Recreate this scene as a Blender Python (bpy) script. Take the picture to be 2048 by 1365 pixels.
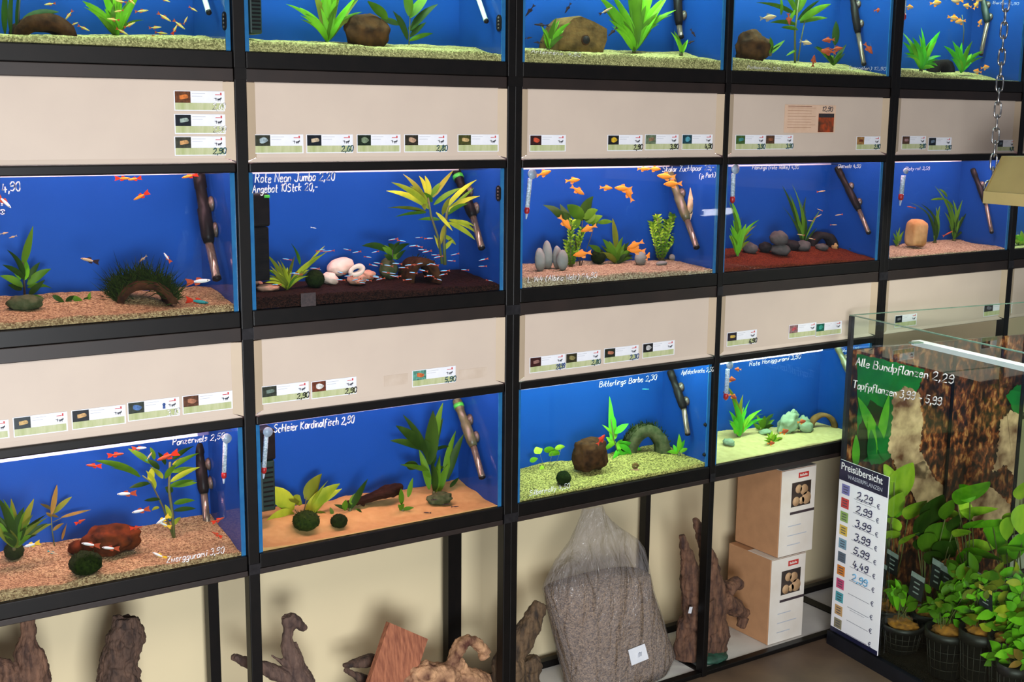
import bpy, bmesh, math, random
from mathutils import Vector, Matrix, noise
random.seed(7)
PI = math.pi
for _o in list(bpy.data.objects): bpy.data.objects.remove(_o, do_unlink=True)
SC = bpy.context.scene
COL = SC.collection
V = Vector
# ---------------------------------------------------------------- camera
YAW, PITCH, ROLL, FPX = 0.5828, -0.1795, 0.01, 2468.7
CAM = V((-0.9687, -2.5136, 1.608))
_f = V((math.sin(YAW)*math.cos(PITCH), math.cos(YAW)*math.cos(PITCH), math.sin(PITCH)))
_r0 = V((math.cos(YAW), -math.sin(YAW), 0)); _u0 = _r0.cross(_f)
RI = math.cos(ROLL)*_r0 + math.sin(ROLL)*_u0
UP = -math.sin(ROLL)*_r0 + math.cos(ROLL)*_u0
FW = _f
cd = bpy.data.cameras.new('camera'); cam = bpy.data.objects.new('camera', cd); COL.objects.link(cam)
cam.matrix_world = Matrix(((RI.x, UP.x, -FW.x, CAM.x), (RI.y, UP.y, -FW.y, CAM.y), (RI.z, UP.z, -FW.z, CAM.z), (0, 0, 0, 1)))
cd.sensor_width = 36; cd.sensor_fit = 'HORIZONTAL'; cd.lens = FPX/2048*36; cd.clip_start = 0.05
SC.camera = cam
# ---------------------------------------------------------------- world, exposure
SC.view_settings.view_transform = 'Standard'; SC.view_settings.look = 'None'
SC.view_settings.exposure = 0.0; SC.view_settings.gamma = 1.0; SC.view_settings.use_curve_mapping = False
SC.cycles.transparent_max_bounces = 24
SC.cycles.max_bounces = 6
SC.cycles.caustics_reflective = False; SC.cycles.caustics_refractive = False
W = bpy.data.worlds.new('shop_air'); SC.world = W; W.use_nodes = True
W.node_tree.nodes['Background'].inputs[0].default_value = (0.82, 0.86, 1.0, 1)
W.node_tree.nodes['Background'].inputs[1].default_value = 0.16
def area(name, loc, target, sx, sy, power, col=(1, 1, 1), spread=PI):
    l = bpy.data.lights.new(name, 'AREA'); l.shape = 'RECTANGLE'; l.size = sx; l.size_y = sy
    l.energy = power; l.color = col; l.spread = spread
    o = bpy.data.objects.new(name, l); COL.objects.link(o); o.location = loc
    d = V(target) - V(loc); o.rotation_euler = d.to_track_quat('-Z', 'Y').to_euler()
    return o
# the shop's ceiling light and an added low fill brightening the lower shelves
area('ceiling_light', (-0.45, -2.9, 2.75), (0.35, 0.0, 1.0), 1.5, 0.8, 36, (1.0, 0.91, 0.84))
area('low_front_fill', (-0.70, -2.9, 0.80), (1.0, 0, 0.35), 1.0, 0.8, 96, (0.92, 0.96, 1.0))
# lamps over the tanks: column -> x range, row -> heights
COLS = {'A': (-.668, -.0137), 'B': (.0137, .665), 'C': (.708, 1.362), 'D': (1.381, 2.023), 'E': (2.062, 2.662), 'F': (2.689, 3.33)}
ROWS = {1: (1.737, 2.034), 2: (1.190, 1.487), 3: (.638, .935)}
PANEL = {1: (2.055, 2.227), 2: (1.508, 1.676), 3: (.956, 1.125)}
BEAM = {1: 1.676, 2: 1.125, 3: .590}
DEPTH = .196
DAY = (0.72, 1.0, 0.76); PINK = (1.0, 0.52, 0.56); NEUT = (1, .95, .86)
LAMP = {('A',1):(DAY,4.6),('B',1):(DAY,4.8),('C',1):(DAY,4.8),('D',1):(DAY,4.2),('E',1):(DAY,4.0),('F',1):(DAY,3),
        ('A',2):(PINK,2.7),('B',2):(PINK,2.5),('C',2):(PINK,3.5),('D',2):(PINK,2.2),('E',2):(PINK,3.4),('F',2):(DAY,3),
        ('A',3):(PINK,3.4),('B',3):(PINK,2.8),('C',3):(DAY,4.2),('D',3):(DAY,3.6)}
for (c, r), (lc, lp) in LAMP.items():
    x0, x1 = COLS[c]; zt = ROWS[r][1]
    area('tank_lamp', ((x0+x1)/2, .05, zt+.06), ((x0+x1)/2, .07, 0), .62, .05, lp, lc)
# lamp of the hanging hood over the plant tank
area('hood_lamp', (2.22, -.62, 1.37), (2.2, -.62, 0), .25, .8, 7, (.95, 1.0, .86))
# ---------------------------------------------------------------- pixel -> place
def ray(x, y): return FW + RI*((x-1024)/FPX) + UP*((682.5-y)/FPX)
def onY(x, y, Y=0.0):
    d = ray(x, y); return CAM + d*((Y-CAM.y)/d.y)
def onX(x, y, X):
    d = ray(x, y); return CAM + d*((X-CAM.x)/d.x)
def onZ(x, y, Z):
    d = ray(x, y); return CAM + d*((Z-CAM.z)/d.z)
TP0 = V((1.862, -.04, 0)); TD = V((-.139, -.9903, 0)); TN = V((.9903, -.139, 0))   # plant tank: far corner, along, inward
def onT(x, y, v=0.0):
    d = ray(x, y); return CAM + d*(((TP0-CAM).dot(TN)+v)/d.dot(TN))
def T(u, v, z): return TP0 + TD*u + TN*v + V((0, 0, z))
BED = {}
def seat(x, y, Y):
    """depth at which the point under this pixel lies on its tank's gravel; Y when there is none"""
    P = onY(x, y, .1); best = None
    for (c, r), top in BED.items():
        if r == 1 or not (COLS[c][0]-.1 < P.x < COLS[c][1]+.1 and ROWS[r][0]-.03 < P.z < ROWS[r][1]): continue
        for i in range(41):
            yy = .02+.155*i/40; Q = onY(x, y, yy)
            if not (COLS[c][0] < Q.x < COLS[c][1]): continue
            e = abs(Q.z-top(Q.x, yy))
            if best is None or e < best[0]: best = (e, yy)
    return best[1] if best and best[0] < .012 else Y
def mpp(P): return (P-CAM).dot(FW)/FPX
# ---------------------------------------------------------------- colour and materials
def lin(c): 
    c = c/255.0
    return c/12.92 if c <= .04045 else ((c+.055)/1.055)**2.4
def S(r, g, b): return (lin(r), lin(g), lin(b), 1)
MATS = {}
def M(name, c1, c2=None, scale=20, rough=.6, metal=0, bump=0, bscale=None, detail=3, stretch=None, spec=.5, emit=0, kind='noise', sheen=0, trans=0):
    """node material: two colours mixed by a noise or voronoi pattern in object space, with bump"""
    if name in MATS: return MATS[name]
    if name.startswith(('leaf_', 'stone_', 'fish_', 'moss', 'dark_moss', 'blue_film', 'black_plastic')) or 'gravel' in name or 'sand' in name: spec = .08   # wet things under water hardly gleam
    m = bpy.data.materials.new(name); m.use_nodes = True; nt = m.node_tree; N = nt.nodes; L = nt.links
    b = N['Principled BSDF']; b.inputs['Roughness'].default_value = rough; b.inputs['Metallic'].default_value = metal
    b.inputs['Specular IOR Level'].default_value = spec
    tc = N.new('ShaderNodeTexCoord'); vec = tc.outputs['Object']
    if stretch:
        mp = N.new('ShaderNodeMapping'); mp.inputs['Scale'].default_value = stretch; L.new(vec, mp.inputs[0]); vec = mp.outputs[0]
    if c2 is None: c2 = tuple(min(1, x*.82) for x in c1[:3])+(1,)
    if kind == 'vor':
        t = N.new('ShaderNodeTexVoronoi'); t.inputs['Scale'].default_value = scale; L.new(vec, t.inputs['Vector'])
        sp = N.new('ShaderNodeSeparateColor'); L.new(t.outputs['Color'], sp.inputs[0]); fac = sp.outputs[0]
        h = t.outputs['Distance']
    else:
        t = N.new('ShaderNodeTexNoise'); t.inputs['Scale'].default_value = scale; t.inputs['Detail'].default_value = detail
        L.new(vec, t.inputs['Vector']); h = t.outputs['Fac']
        mr = N.new('ShaderNodeMapRange'); mr.inputs[1].default_value = .32; mr.inputs[2].default_value = .68; L.new(h, mr.inputs[0]); fac = mr.outputs[0]
    mx = N.new('ShaderNodeMix'); mx.data_type = 'RGBA'; mx.inputs[6].default_value = c1; mx.inputs[7].default_value = c2
    L.new(fac, mx.inputs[0]); L.new(mx.outputs[2], b.inputs['Base Color'])
    if emit: L.new(mx.outputs[2], b.inputs['Emission Color']); b.inputs['Emission Strength'].default_value = emit
    if bump:
        if bscale:
            t2 = N.new('ShaderNodeTexNoise'); t2.inputs['Scale'].default_value = bscale; t2.inputs['Detail'].default_value = 4; L.new(vec, t2.inputs['Vector']); h = t2.outputs['Fac']
        bn = N.new('ShaderNodeBump'); bn.inputs['Strength'].default_value = bump; bn.inputs['Distance'].default_value = .004
        if kind == 'vor' and not bscale: bn.invert = True
        L.new(h, bn.inputs['Height']); L.new(bn.outputs[0], b.inputs['Normal'])
    MATS[name] = m; return m
def clear(name, tint=(1, 1, 1, 1), refl=.05, rough=.03, fres=True):
    """see-through sheet: tinted transparency with a surface reflection"""
    if name in MATS: return MATS[name]
    m = bpy.data.materials.new(name); m.use_nodes = True; nt = m.node_tree; N = nt.nodes; L = nt.links
    N.remove(N['Principled BSDF']); out = N['Material Output']
    a = N.new('ShaderNodeBsdfTransparent'); a.inputs[0].default_value = tint
    g = N.new('ShaderNodeBsdfGlossy'); g.inputs['Roughness'].default_value = rough
    x = N.new('ShaderNodeMixShader')
    if fres:
        lw = N.new('ShaderNodeLayerWeight'); lw.inputs[0].default_value = .5
        pw = N.new('ShaderNodeMath'); pw.operation = 'POWER'; pw.inputs[1].default_value = 4.5; L.new(lw.outputs[1], pw.inputs[0])
        ma = N.new('ShaderNodeMath'); ma.operation = 'MULTIPLY_ADD'; ma.inputs[1].default_value = .9; ma.inputs[2].default_value = refl; L.new(pw.outputs[0], ma.inputs[0]); ma.use_clamp = True
        L.new(ma.outputs[0], x.inputs[0])
    else: x.inputs[0].default_value = refl
    L.new(a.outputs[0], x.inputs[1]); L.new(g.outputs[0], x.inputs[2]); L.new(x.outputs[0], out.inputs[0])
    MATS[name] = m; return m
def film(name, tint=.72):
    """wrinkled clear plastic film"""
    m = bpy.data.materials.new(name); m.use_nodes = True; nt = m.node_tree; N = nt.nodes; L = nt.links
    b = N['Principled BSDF']; b.inputs['Base Color'].default_value = S(168, 162, 162); b.inputs['Roughness'].default_value = .13
    a = N.new('ShaderNodeBsdfTransparent'); x = N.new('ShaderNodeMixShader'); x.inputs[0].default_value = 1-tint
    t = N.new('ShaderNodeTexNoise'); t.inputs['Scale'].default_value = 13; t.inputs['Detail'].default_value = 4; t.inputs['Distortion'].default_value = .6
    tc = N.new('ShaderNodeTexCoord'); mp = N.new('ShaderNodeMapping'); mp.inputs['Scale'].default_value = (1.8, 1.8, .55)
    L.new(tc.outputs['Object'], mp.inputs[0]); L.new(mp.outputs[0], t.inputs['Vector'])
    bn = N.new('ShaderNodeBump'); bn.inputs['Strength'].default_value = 1.0; bn.inputs['Distance'].default_value = .06
    L.new(t.outputs['Fac'], bn.inputs['Height']); L.new(bn.outputs[0], b.inputs['Normal'])
    L.new(a.outputs[0], x.inputs[1]); L.new(b.outputs[0], x.inputs[2]); L.new(x.outputs[0], N['Material Output'].inputs[0])
    MATS[name] = m; return m
# ---------------------------------------------------------------- mesh builder
class MB:
    def __init__(s): s.v = []; s.f = []; s.m = []; s.sm = []
    def add(s, vs, fs, mi=0, smooth=False):
        n = len(s.v); s.v += [V(p) for p in vs]
        for f in fs: s.f.append([n+i for i in f]); s.m.append(mi); s.sm.append(smooth)
        return s
    def box(s, a, b, mi=0, bev=0):
        x0, y0, z0 = a; x1, y1, z1 = b
        if bev:
            bm = bmesh.new(); bmesh.ops.create_cube(bm, size=1)
            for v in bm.verts: v.co = V(((x0+x1)/2+v.co.x*(x1-x0), (y0+y1)/2+v.co.y*(y1-y0), (z0+z1)/2+v.co.z*(z1-z0)))
            bmesh.ops.bevel(bm, geom=list(bm.edges), offset=bev, segments=2, profile=.5, affect='EDGES')
            bm.verts.index_update(); s.add([v.co.copy() for v in bm.verts], [[v.index for v in f.verts] for f in bm.faces], mi); bm.free(); return s
        vs = [(x0,y0,z0),(x1,y0,z0),(x1,y1,z0),(x0,y1,z0),(x0,y0,z1),(x1,y0,z1),(x1,y1,z1),(x0,y1,z1)]
        return s.add(vs, [(0,3,2,1),(4,5,6,7),(0,1,5,4),(1,2,6,5),(2,3,7,6),(3,0,4,7)], mi)
    def obox(s, o, ex, ey, ez, mi=0):
        o, ex, ey, ez = V(o), V(ex), V(ey), V(ez)
        vs = [o, o+ex, o+ex+ey, o+ey, o+ez, o+ex+ez, o+ex+ey+ez, o+ey+ez]
        return s.add(vs, [(0,3,2,1),(4,5,6,7),(0,1,5,4),(1,2,6,5),(2,3,7,6),(3,0,4,7)], mi)
    def tube(s, pts, rad, seg=8, mi=0, caps=True, flat=1.0):
        pts = [V(p) for p in pts]; n = len(pts)
        if not isinstance(rad, (list, tuple)): rad = [rad]*n
        ref = V((0, 0, 1)) if abs((pts[-1]-pts[0]).normalized().z) < .9 else V((0, 1, 0))
        vs = []; 
        for i, p in enumerate(pts):
            t = (pts[min(i+1, n-1)]-pts[max(i-1, 0)])
            t = t.normalized() if t.length > 1e-9 else V((0,0,1))
            a = t.cross(ref).normalized(); b = a.cross(t)
            for k in range(seg):
                an = 2*PI*k/seg; vs.append(p + a*(math.cos(an)*rad[i]) + b*(math.sin(an)*rad[i]*flat))
        fs = [(i*seg+k, i*seg+(k+1) % seg, (i+1)*seg+(k+1) % seg, (i+1)*seg+k) for i in range(n-1) for k in range(seg)]
        if caps: fs += [tuple(range(seg-1, -1, -1)), tuple((n-1)*seg+k for k in range(seg))]
        return s.add(vs, fs, mi, True)
    def ball(s, c, r, seg=12, rings=8, mi=0):
        c = V(c); r = V((r, r, r)) if not hasattr(r, '__len__') else V(r)
        vs = [c+V((0, 0, -r.z))]
        for i in range(1, rings):
            a = -PI/2+PI*i/rings
            for k in range(seg): vs.append(c+V((r.x*math.cos(a)*math.cos(2*PI*k/seg), r.y*math.cos(a)*math.sin(2*PI*k/seg), r.z*math.sin(a))))
        vs.append(c+V((0, 0, r.z))); t = len(vs)-1; fs = []
        for k in range(seg):
            fs.append((0, 1+(k+1) % seg, 1+k)); fs.append((t, t-seg+k, t-seg+(k+1) % seg))
            for i in range(rings-2):
                a = 1+i*seg; fs.append((a+k, a+(k+1) % seg, a+seg+(k+1) % seg, a+seg+k))
        return s.add(vs, fs, mi, True)
    def lathe(s, base, axis, prof, seg=16, mi=0):
        base = V(base); ax = V(axis).normalized(); a = ax.orthogonal().normalized(); b = ax.cross(a)
        vs = [base+ax*h+(a*math.cos(2*PI*k/seg)+b*math.sin(2*PI*k/seg))*r for h, r in prof for k in range(seg)]
        n = len(prof)
        fs = [(i*seg+k, i*seg+(k+1) % seg, (i+1)*seg+(k+1) % seg, (i+1)*seg+k) for i in range(n-1) for k in range(seg)]
        fs += [tuple(range(seg-1, -1, -1)), tuple((n-1)*seg+k for k in range(seg))]
        return s.add(vs, fs, mi, True)
    def rect(s, o, ex, ey, th, mi=0):   # thin plate, thickness towards ex x ey
        n = V(ex).cross(V(ey)).normalized()*th
        return s.obox(o, ex, ey, n, mi)
    def leaf(s, p0, p1, w, bend=V((0, 0, 0)), nrm=None, mi=0, n=7, prof=.85, twist=0, fold=.25):
        p0, p1 = V(p0), V(p1); mid = (p0+p1)/2+bend
        nrm = nrm or V((RI.y, -RI.x, 0))*-1
        vs = []
        for i in range(n+1):
            t = i/n; c = p0*(1-t)**2+mid*(2*t*(1-t))+p1*t*t
            tg = ((mid-p0)*(1-t)+(p1-mid)*t)
            tg = tg.normalized() if tg.length > 1e-9 else V((0, 0, 1))
            sd = tg.cross(nrm)
            sd = sd.normalized() if sd.length > 1e-6 else V((1, 0, 0))
            if twist: sd = Matrix.Rotation(twist*(t+.3), 3, tg) @ sd
            up = sd.cross(tg).normalized()
            hw = w/2*max(.05, math.sin(PI*min(1, .04+.96*t**prof))**.75)
            vs += [c-sd*hw+up*hw*fold, c, c+sd*hw+up*hw*fold]
        fs = []
        for i in range(n):
            a = 3*i; fs += [(a, a+1, a+4, a+3), (a+1, a+2, a+5, a+4)]
        return s.add(vs, fs, mi, True)
    def mesh(s, name, mats, off=V((0, 0, 0))):
        me = bpy.data.meshes.new(name); me.from_pydata([tuple(v-off) for v in s.v], [], s.f)
        for m in mats: me.materials.append(m)
        me.polygons.foreach_set('material_index', s.m); me.polygons.foreach_set('use_smooth', s.sm); me.update()
        return me
    def build(s, name, mats, parent=None, origin=None):
        if not isinstance(mats, (list, tuple)): mats = [mats]
        if parent is not None: off = root_loc(parent)
        elif origin is not None: off = V(origin)
        else:
            lo = [min(v[i] for v in s.v) for i in range(3)]; hi = [max(v[i] for v in s.v) for i in range(3)]
            off = V(((lo[0]+hi[0])/2, (lo[1]+hi[1])/2, lo[2]))
        o = bpy.data.objects.new(name, s.mesh(name, mats, off)); COL.objects.link(o)
        if parent is not None: o.parent = parent
        else: o.location = off
        return o
def root_loc(o):
    while o.parent: o = o.parent
    return o.location.copy()
def tag(o, label=None, cat=None, group=None, kind=None):
    if label: o['label'] = label
    if cat: o['category'] = cat
    if group: o['group'] = group
    if kind: o['kind'] = kind
    return o
LABELS = {}
def thing(name, loc, label, cat, group=None):
    o = bpy.data.objects.new(name, None); COL.objects.link(o); o.location = V(loc); o.empty_display_size = .02
    return tag(o, label, cat, group)
# ---------------------------------------------------------------- handwriting: strokes on a small grid
GL = {'A':'003960 1454','B':'000949574505 0545635000','S':'58492907165462402001','K':'0900 590460','N':'00096069','R':'000949574505 2560','J':'5952402002 2969',
'L':'090050','T':'0969 3930','P':'000949564504','G':'58492907032040525434','F':'0009 0959 0545','Z':'09590050 1545','W':'0910355069','H':'0900 5950 0555',
'a':'4535150301103042 4540','b':'0900 0315354442301001','c':'44351503011030','d':'4940 4335150301103042','e':'03434435150301103041','f':'483928181b 0535',
'g':'4335150301103043 454a3c1c0b','h':'0900 0315354440','i':'1510 1718','j':'252a1c0b 2728','k':'0900 450340','l':'090110','m':'0500 0415253330 3345556360',
'n':'0500 0315354340','o':'150301103042443515','p':'050c 0315354442301001','r':'0500 031535','s':'44351504134220 2000','t':'19112030 0535','u':'0501103042 4540',
'w':'0510244055','y':'0513 451c','z':'05450040','0':'290702204052574929','1':'072920','2':'07183958550060','3':'0829495735 355452301001','4':'290363 4640',
'5':'5919054554523001','6':'4829040220404434','7':'095920','8':'3518294958352502204052350','9':'5749290705254557523001',',':'110b','.':'1011','-':'0444','(':'3907022b',')':'0937321b','v':'051045','ä':'4535150301103042 4540 1718 3738'}
YC = {**{str(i): i for i in range(10)}, 'a': -1, 'b': -2, 'c': -3}
def scribble(txt, p0, p1, hpx, nrm, material, parent, thick=.11, name='handwriting', label=None):
    """a line of pen writing from p0 to p1 on a surface with normal nrm; hpx: cap height in metres"""
    rnd = random.Random(len(txt)*7+ord(txt[0]))
    strokes = []; x = 0
    for ch in txt:
        if ch == ' ': x += 4; continue
        g = GL.get(ch, GL['n']); mxx = 0
        jy = rnd.uniform(-.5, .5)
        for st in g.split():
            st = st[:len(st)//2*2]
            pts = [(int(st[i]), YC[st[i+1]]) for i in range(0, len(st), 2)]
            mxx = max(mxx, max(p[0] for p in pts))
            strokes.append([(x+px+rnd.uniform(-.2, .2)+py*.18, py+jy) for px, py in pts])
        x += mxx+2
    ex = (V(p1)-V(p0))/max(x-2, 1); ez = V(nrm).cross(ex).normalized()*(hpx/9.0)
    if ez.z < 0: ez = -ez
    base = V(p0)+V(nrm)*.0012; mb = MB()
    for st in strokes:
        mb.tube([base+ex*a+ez*b for a, b in st], hpx*thick/2, 5)
    o = mb.build(name, material, parent)
    if label: o['label'] = label
    return o
def text(txt, p, ex, nrm, size, material, parent, name='lettering', bold=0, align='LEFT', sx=1.0):
    cu = bpy.data.curves.new(name, 'FONT'); cu.body = txt; cu.size = size; cu.align_x = align; cu.offset = bold; cu.extrude = .0002
    tmp = bpy.data.objects.new(name, cu); COL.objects.link(tmp)
    me = bpy.data.meshes.new_from_object(tmp.evaluated_get(bpy.context.evaluated_depsgraph_get())); me.name = name
    bpy.data.objects.remove(tmp, do_unlink=True); bpy.data.curves.remove(cu); me.materials.clear(); me.materials.append(material)
    o = bpy.data.objects.new(name, me); COL.objects.link(o); o.parent = parent
    X = V(ex).normalized(); Z = V(nrm).normalized(); Y = Z.cross(X)
    q = V(p)+Z*.0008-root_loc(parent)
    o.matrix_local = Matrix(((X.x*sx, Y.x, Z.x, q.x), (X.y*sx, Y.y, Z.y, q.y), (X.z*sx, Y.z, Z.z, q.z), (0, 0, 0, 1)))
    return o
# ================================================================ materials used throughout
BLK = M('black_frame', S(9, 8, 8), S(15, 12, 11), 30, rough=.42, spec=.28)
BRN = M('dark_beam', S(40, 29, 25), S(31, 23, 20), 12, rough=.5)
BEIGE = M('beige_sheet', S(206, 190, 174), S(201, 185, 170), 9, rough=.5, bump=.03, bscale=300)
BEIGE2 = M('beige_edge', S(192, 172, 146), S(184, 165, 140), 9, rough=.5)
BLUE = M('blue_film', S(23, 69, 140), S(21, 64, 132), 4, rough=.42)
EDGE = M('glass_edge', S(44, 112, 160), S(34, 98, 150), 40, rough=.2)
GLASS = clear('glass_pane', (.97, .99, 1, 1), .012, .02)
WATER = clear('tank_water', (.95, .98, 1, 1), .008, .02)
WHITE = M('white_reflector', S(245, 240, 240), S(235, 230, 232), 10, rough=.5)
TUBE = M('lamp_tube', (1, .93, .95, 1), (1, .93, .95, 1), 5, emit=6)
STEEL = M('joint_metal', S(58, 57, 60), S(44, 43, 46), 60, rough=.35, metal=.6)
PEN = M('white_pen', S(248, 248, 246), S(238, 238, 238), 200, rough=.6)
BOARD = M('white_board', S(222, 220, 214), S(212, 210, 205), 12, rough=.55)
CREAM = M('cream_wall', S(230, 214, 174), S(224, 208, 170), 2.5, rough=.8)
FLOORM = M('brown_floor', S(112, 90, 70), S(86, 68, 54), 7, rough=.55, bump=.1, bscale=40, detail=6)
# ================================================================ the room
def struct(name, mb, m): return tag(mb.build(name, m), kind='structure')
struct('floor', MB().box((-4, -5, -.1), (5, 1.2, 0)), FLOORM)
struct('wall_back', MB().box((-4, .335, 0), (5, .43, 3.0)), CREAM)
# ================================================================ racks
def rack(cols, label, last=False):
    r = thing('aquarium_rack', (COLS[cols[0]][0], .16, 0), label, 'rack', 'black metal racks along the back wall')
    xs0, xs1 = COLS[cols[0]][0], COLS[cols[1]][1]
    pm = COLS[cols[0]][1], COLS[cols[1]][0]
    hw = {'A': (.021, .0215), 'C': (.0215, .0195), 'E': (.0195, .02)}[cols[0]]
    posts = [(xs0-hw[0], xs0-.0005), (pm[0]+.0005, pm[1]-.0005), (xs1+.0005, xs1+hw[1])]
    for (a, b) in posts:
        MB().box((a, -.006, 0), (b, .024, 2.30), bev=.002).build('post', BLK, r)
    for i, (a, b) in enumerate(posts):
        MB().box((a, .272, 0), (b, .30, .588)).build('back_post', BLK, r)
        MB().box((a, .025, .001), (b, .271, .0135)).build('depth_rail', BLK, r)
        for rr in (1, 2, 3):
            MB().box((a, -.0075, BEAM[rr]+.004), (b, .02, BEAM[rr]+.028)).build('joint', STEEL if rr > 1 else BLK, r)
    for c in cols:
        x0, x1 = COLS[c]
        for rr in (1, 2, 3):
            zb = ROWS[rr][0]-.034
            MB().box((x0, -.003, BEAM[rr]), (x1, .03, zb-.0008), bev=.0015).build('front_beam', BRN, r)
            MB().box((x0, .262, BEAM[rr]), (x1, .29, zb-.0008)).build('back_beam', BRN, r)
        MB().box((x0, -.003, .0005), (x1, .022, .0135), bev=.0015).build('bottom_rail', BLK, r)
        MB().box((x0, .274, .004), (x1, .296, .03)).build('bottom_back_rail', BLK, r)
        MB().box((x0, .023, .003), (x1, .2715, .010)).build('shelf_board', BOARD, r)
    return r
rack('AB', 'black metal rack standing furthest from the plant tank, driftwood on its lowest shelf')
rack('CD', 'black metal rack holding the bag of gravel and stacked boxes at the bottom')
rack('EF', 'black metal rack mostly hidden behind the tall plant tank')
# ================================================================ tanks
TANKS = {}
TL = {('A',1): 'top tank with yellow red-tailed guppies and a brown cave stone, pale gravel',
 ('B',1): 'top tank with two green plants beside a brown half-round stone, no fish',
 ('C',1): 'top tank with a big bright sword plant and a holed brown log',
 ('D',1): 'top tank with a brown pointed rock, tall stem plant and reddish fish',
 ('E',1): 'top tank with two bushy green plants and small orange fish behind the chain',
 ('F',1): 'top tank cut off by the edge of the view, behind the hanging chain',
 ('A',2): 'tank with moss-covered arch cave, blue back and orange-brown gravel',
 ('B',2): 'tank with white stones on black gravel and a school of neon fish',
 ('C',2): 'tank with orange fish, grey upright stones and pink-beige gravel',
 ('D',2): 'tank with red gravel, dark stones and thin dark grasses',
 ('E',2): 'tank with a standing tan stone and grassy plants on sloping pale gravel',
 ('F',2): 'narrow sliver of a tank showing a yellow-green plant beside the beige lamp hood',
 ('A',3): 'lowest tank with a large brown rock, moss ball and orange-brown gravel',
 ('B',3): 'lowest tank with smooth orange sand and a broad yellow-green plant',
 ('C',3): 'lowest tank with yellow-green gravel, coconut cave and mossy arch',
 ('D',3): 'lowest tank with pale yellow sand and pale green stones beside the plant tank'}
PL = {('A',2): 'beige cover panel with a column of three price cards at its end',
 ('B',2): 'beige cover panel with a row of five price cards above the neon fish tank',
 ('C',2): 'beige cover panel with four price cards above the orange fish tank',
 ('D',2): 'beige cover panel with an orange leaflet stuck on it above the red gravel tank',
 ('E',2): 'beige cover panel behind the hanging chain, above the tan stone tank',
 ('F',2): 'narrow end of a beige cover panel at the picture edge beside the chain',
 ('A',3): 'beige cover panel with five price cards above the brown rock tank',
 ('B',3): 'beige cover panel with three price cards, above the smooth orange sand tank',
 ('C',3): 'beige cover panel with four stepped price cards above the coconut cave tank',
 ('D',3): 'beige cover panel with three price cards above the pale yellow sand tank',
 ('E',3): 'beige cover panel seen through the glass rim of the plant tank',
 ('F',3): 'beige cover panel cut off behind the plant tank at the picture edge',
 ('A',1): 'beige cover panel above the top guppy tank', ('B',1): 'beige cover panel above the top tank without fish',
 ('C',1): 'beige cover panel above the top tank with the holed log', ('D',1): 'beige cover panel above the top tank with the pointed rock',
 ('E',1): 'beige cover panel above the top tank behind the chain', ('F',1): 'beige cover panel above the cut off top tank'}
GAP = {('A',3): .0085, ('D',3): .006, ('D',2): .006, ('C',2): .004, ('B',2): .0035, ('E',2): .003, ('A',2): .002, ('C',3): .003, ('B',3): .003}
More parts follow.
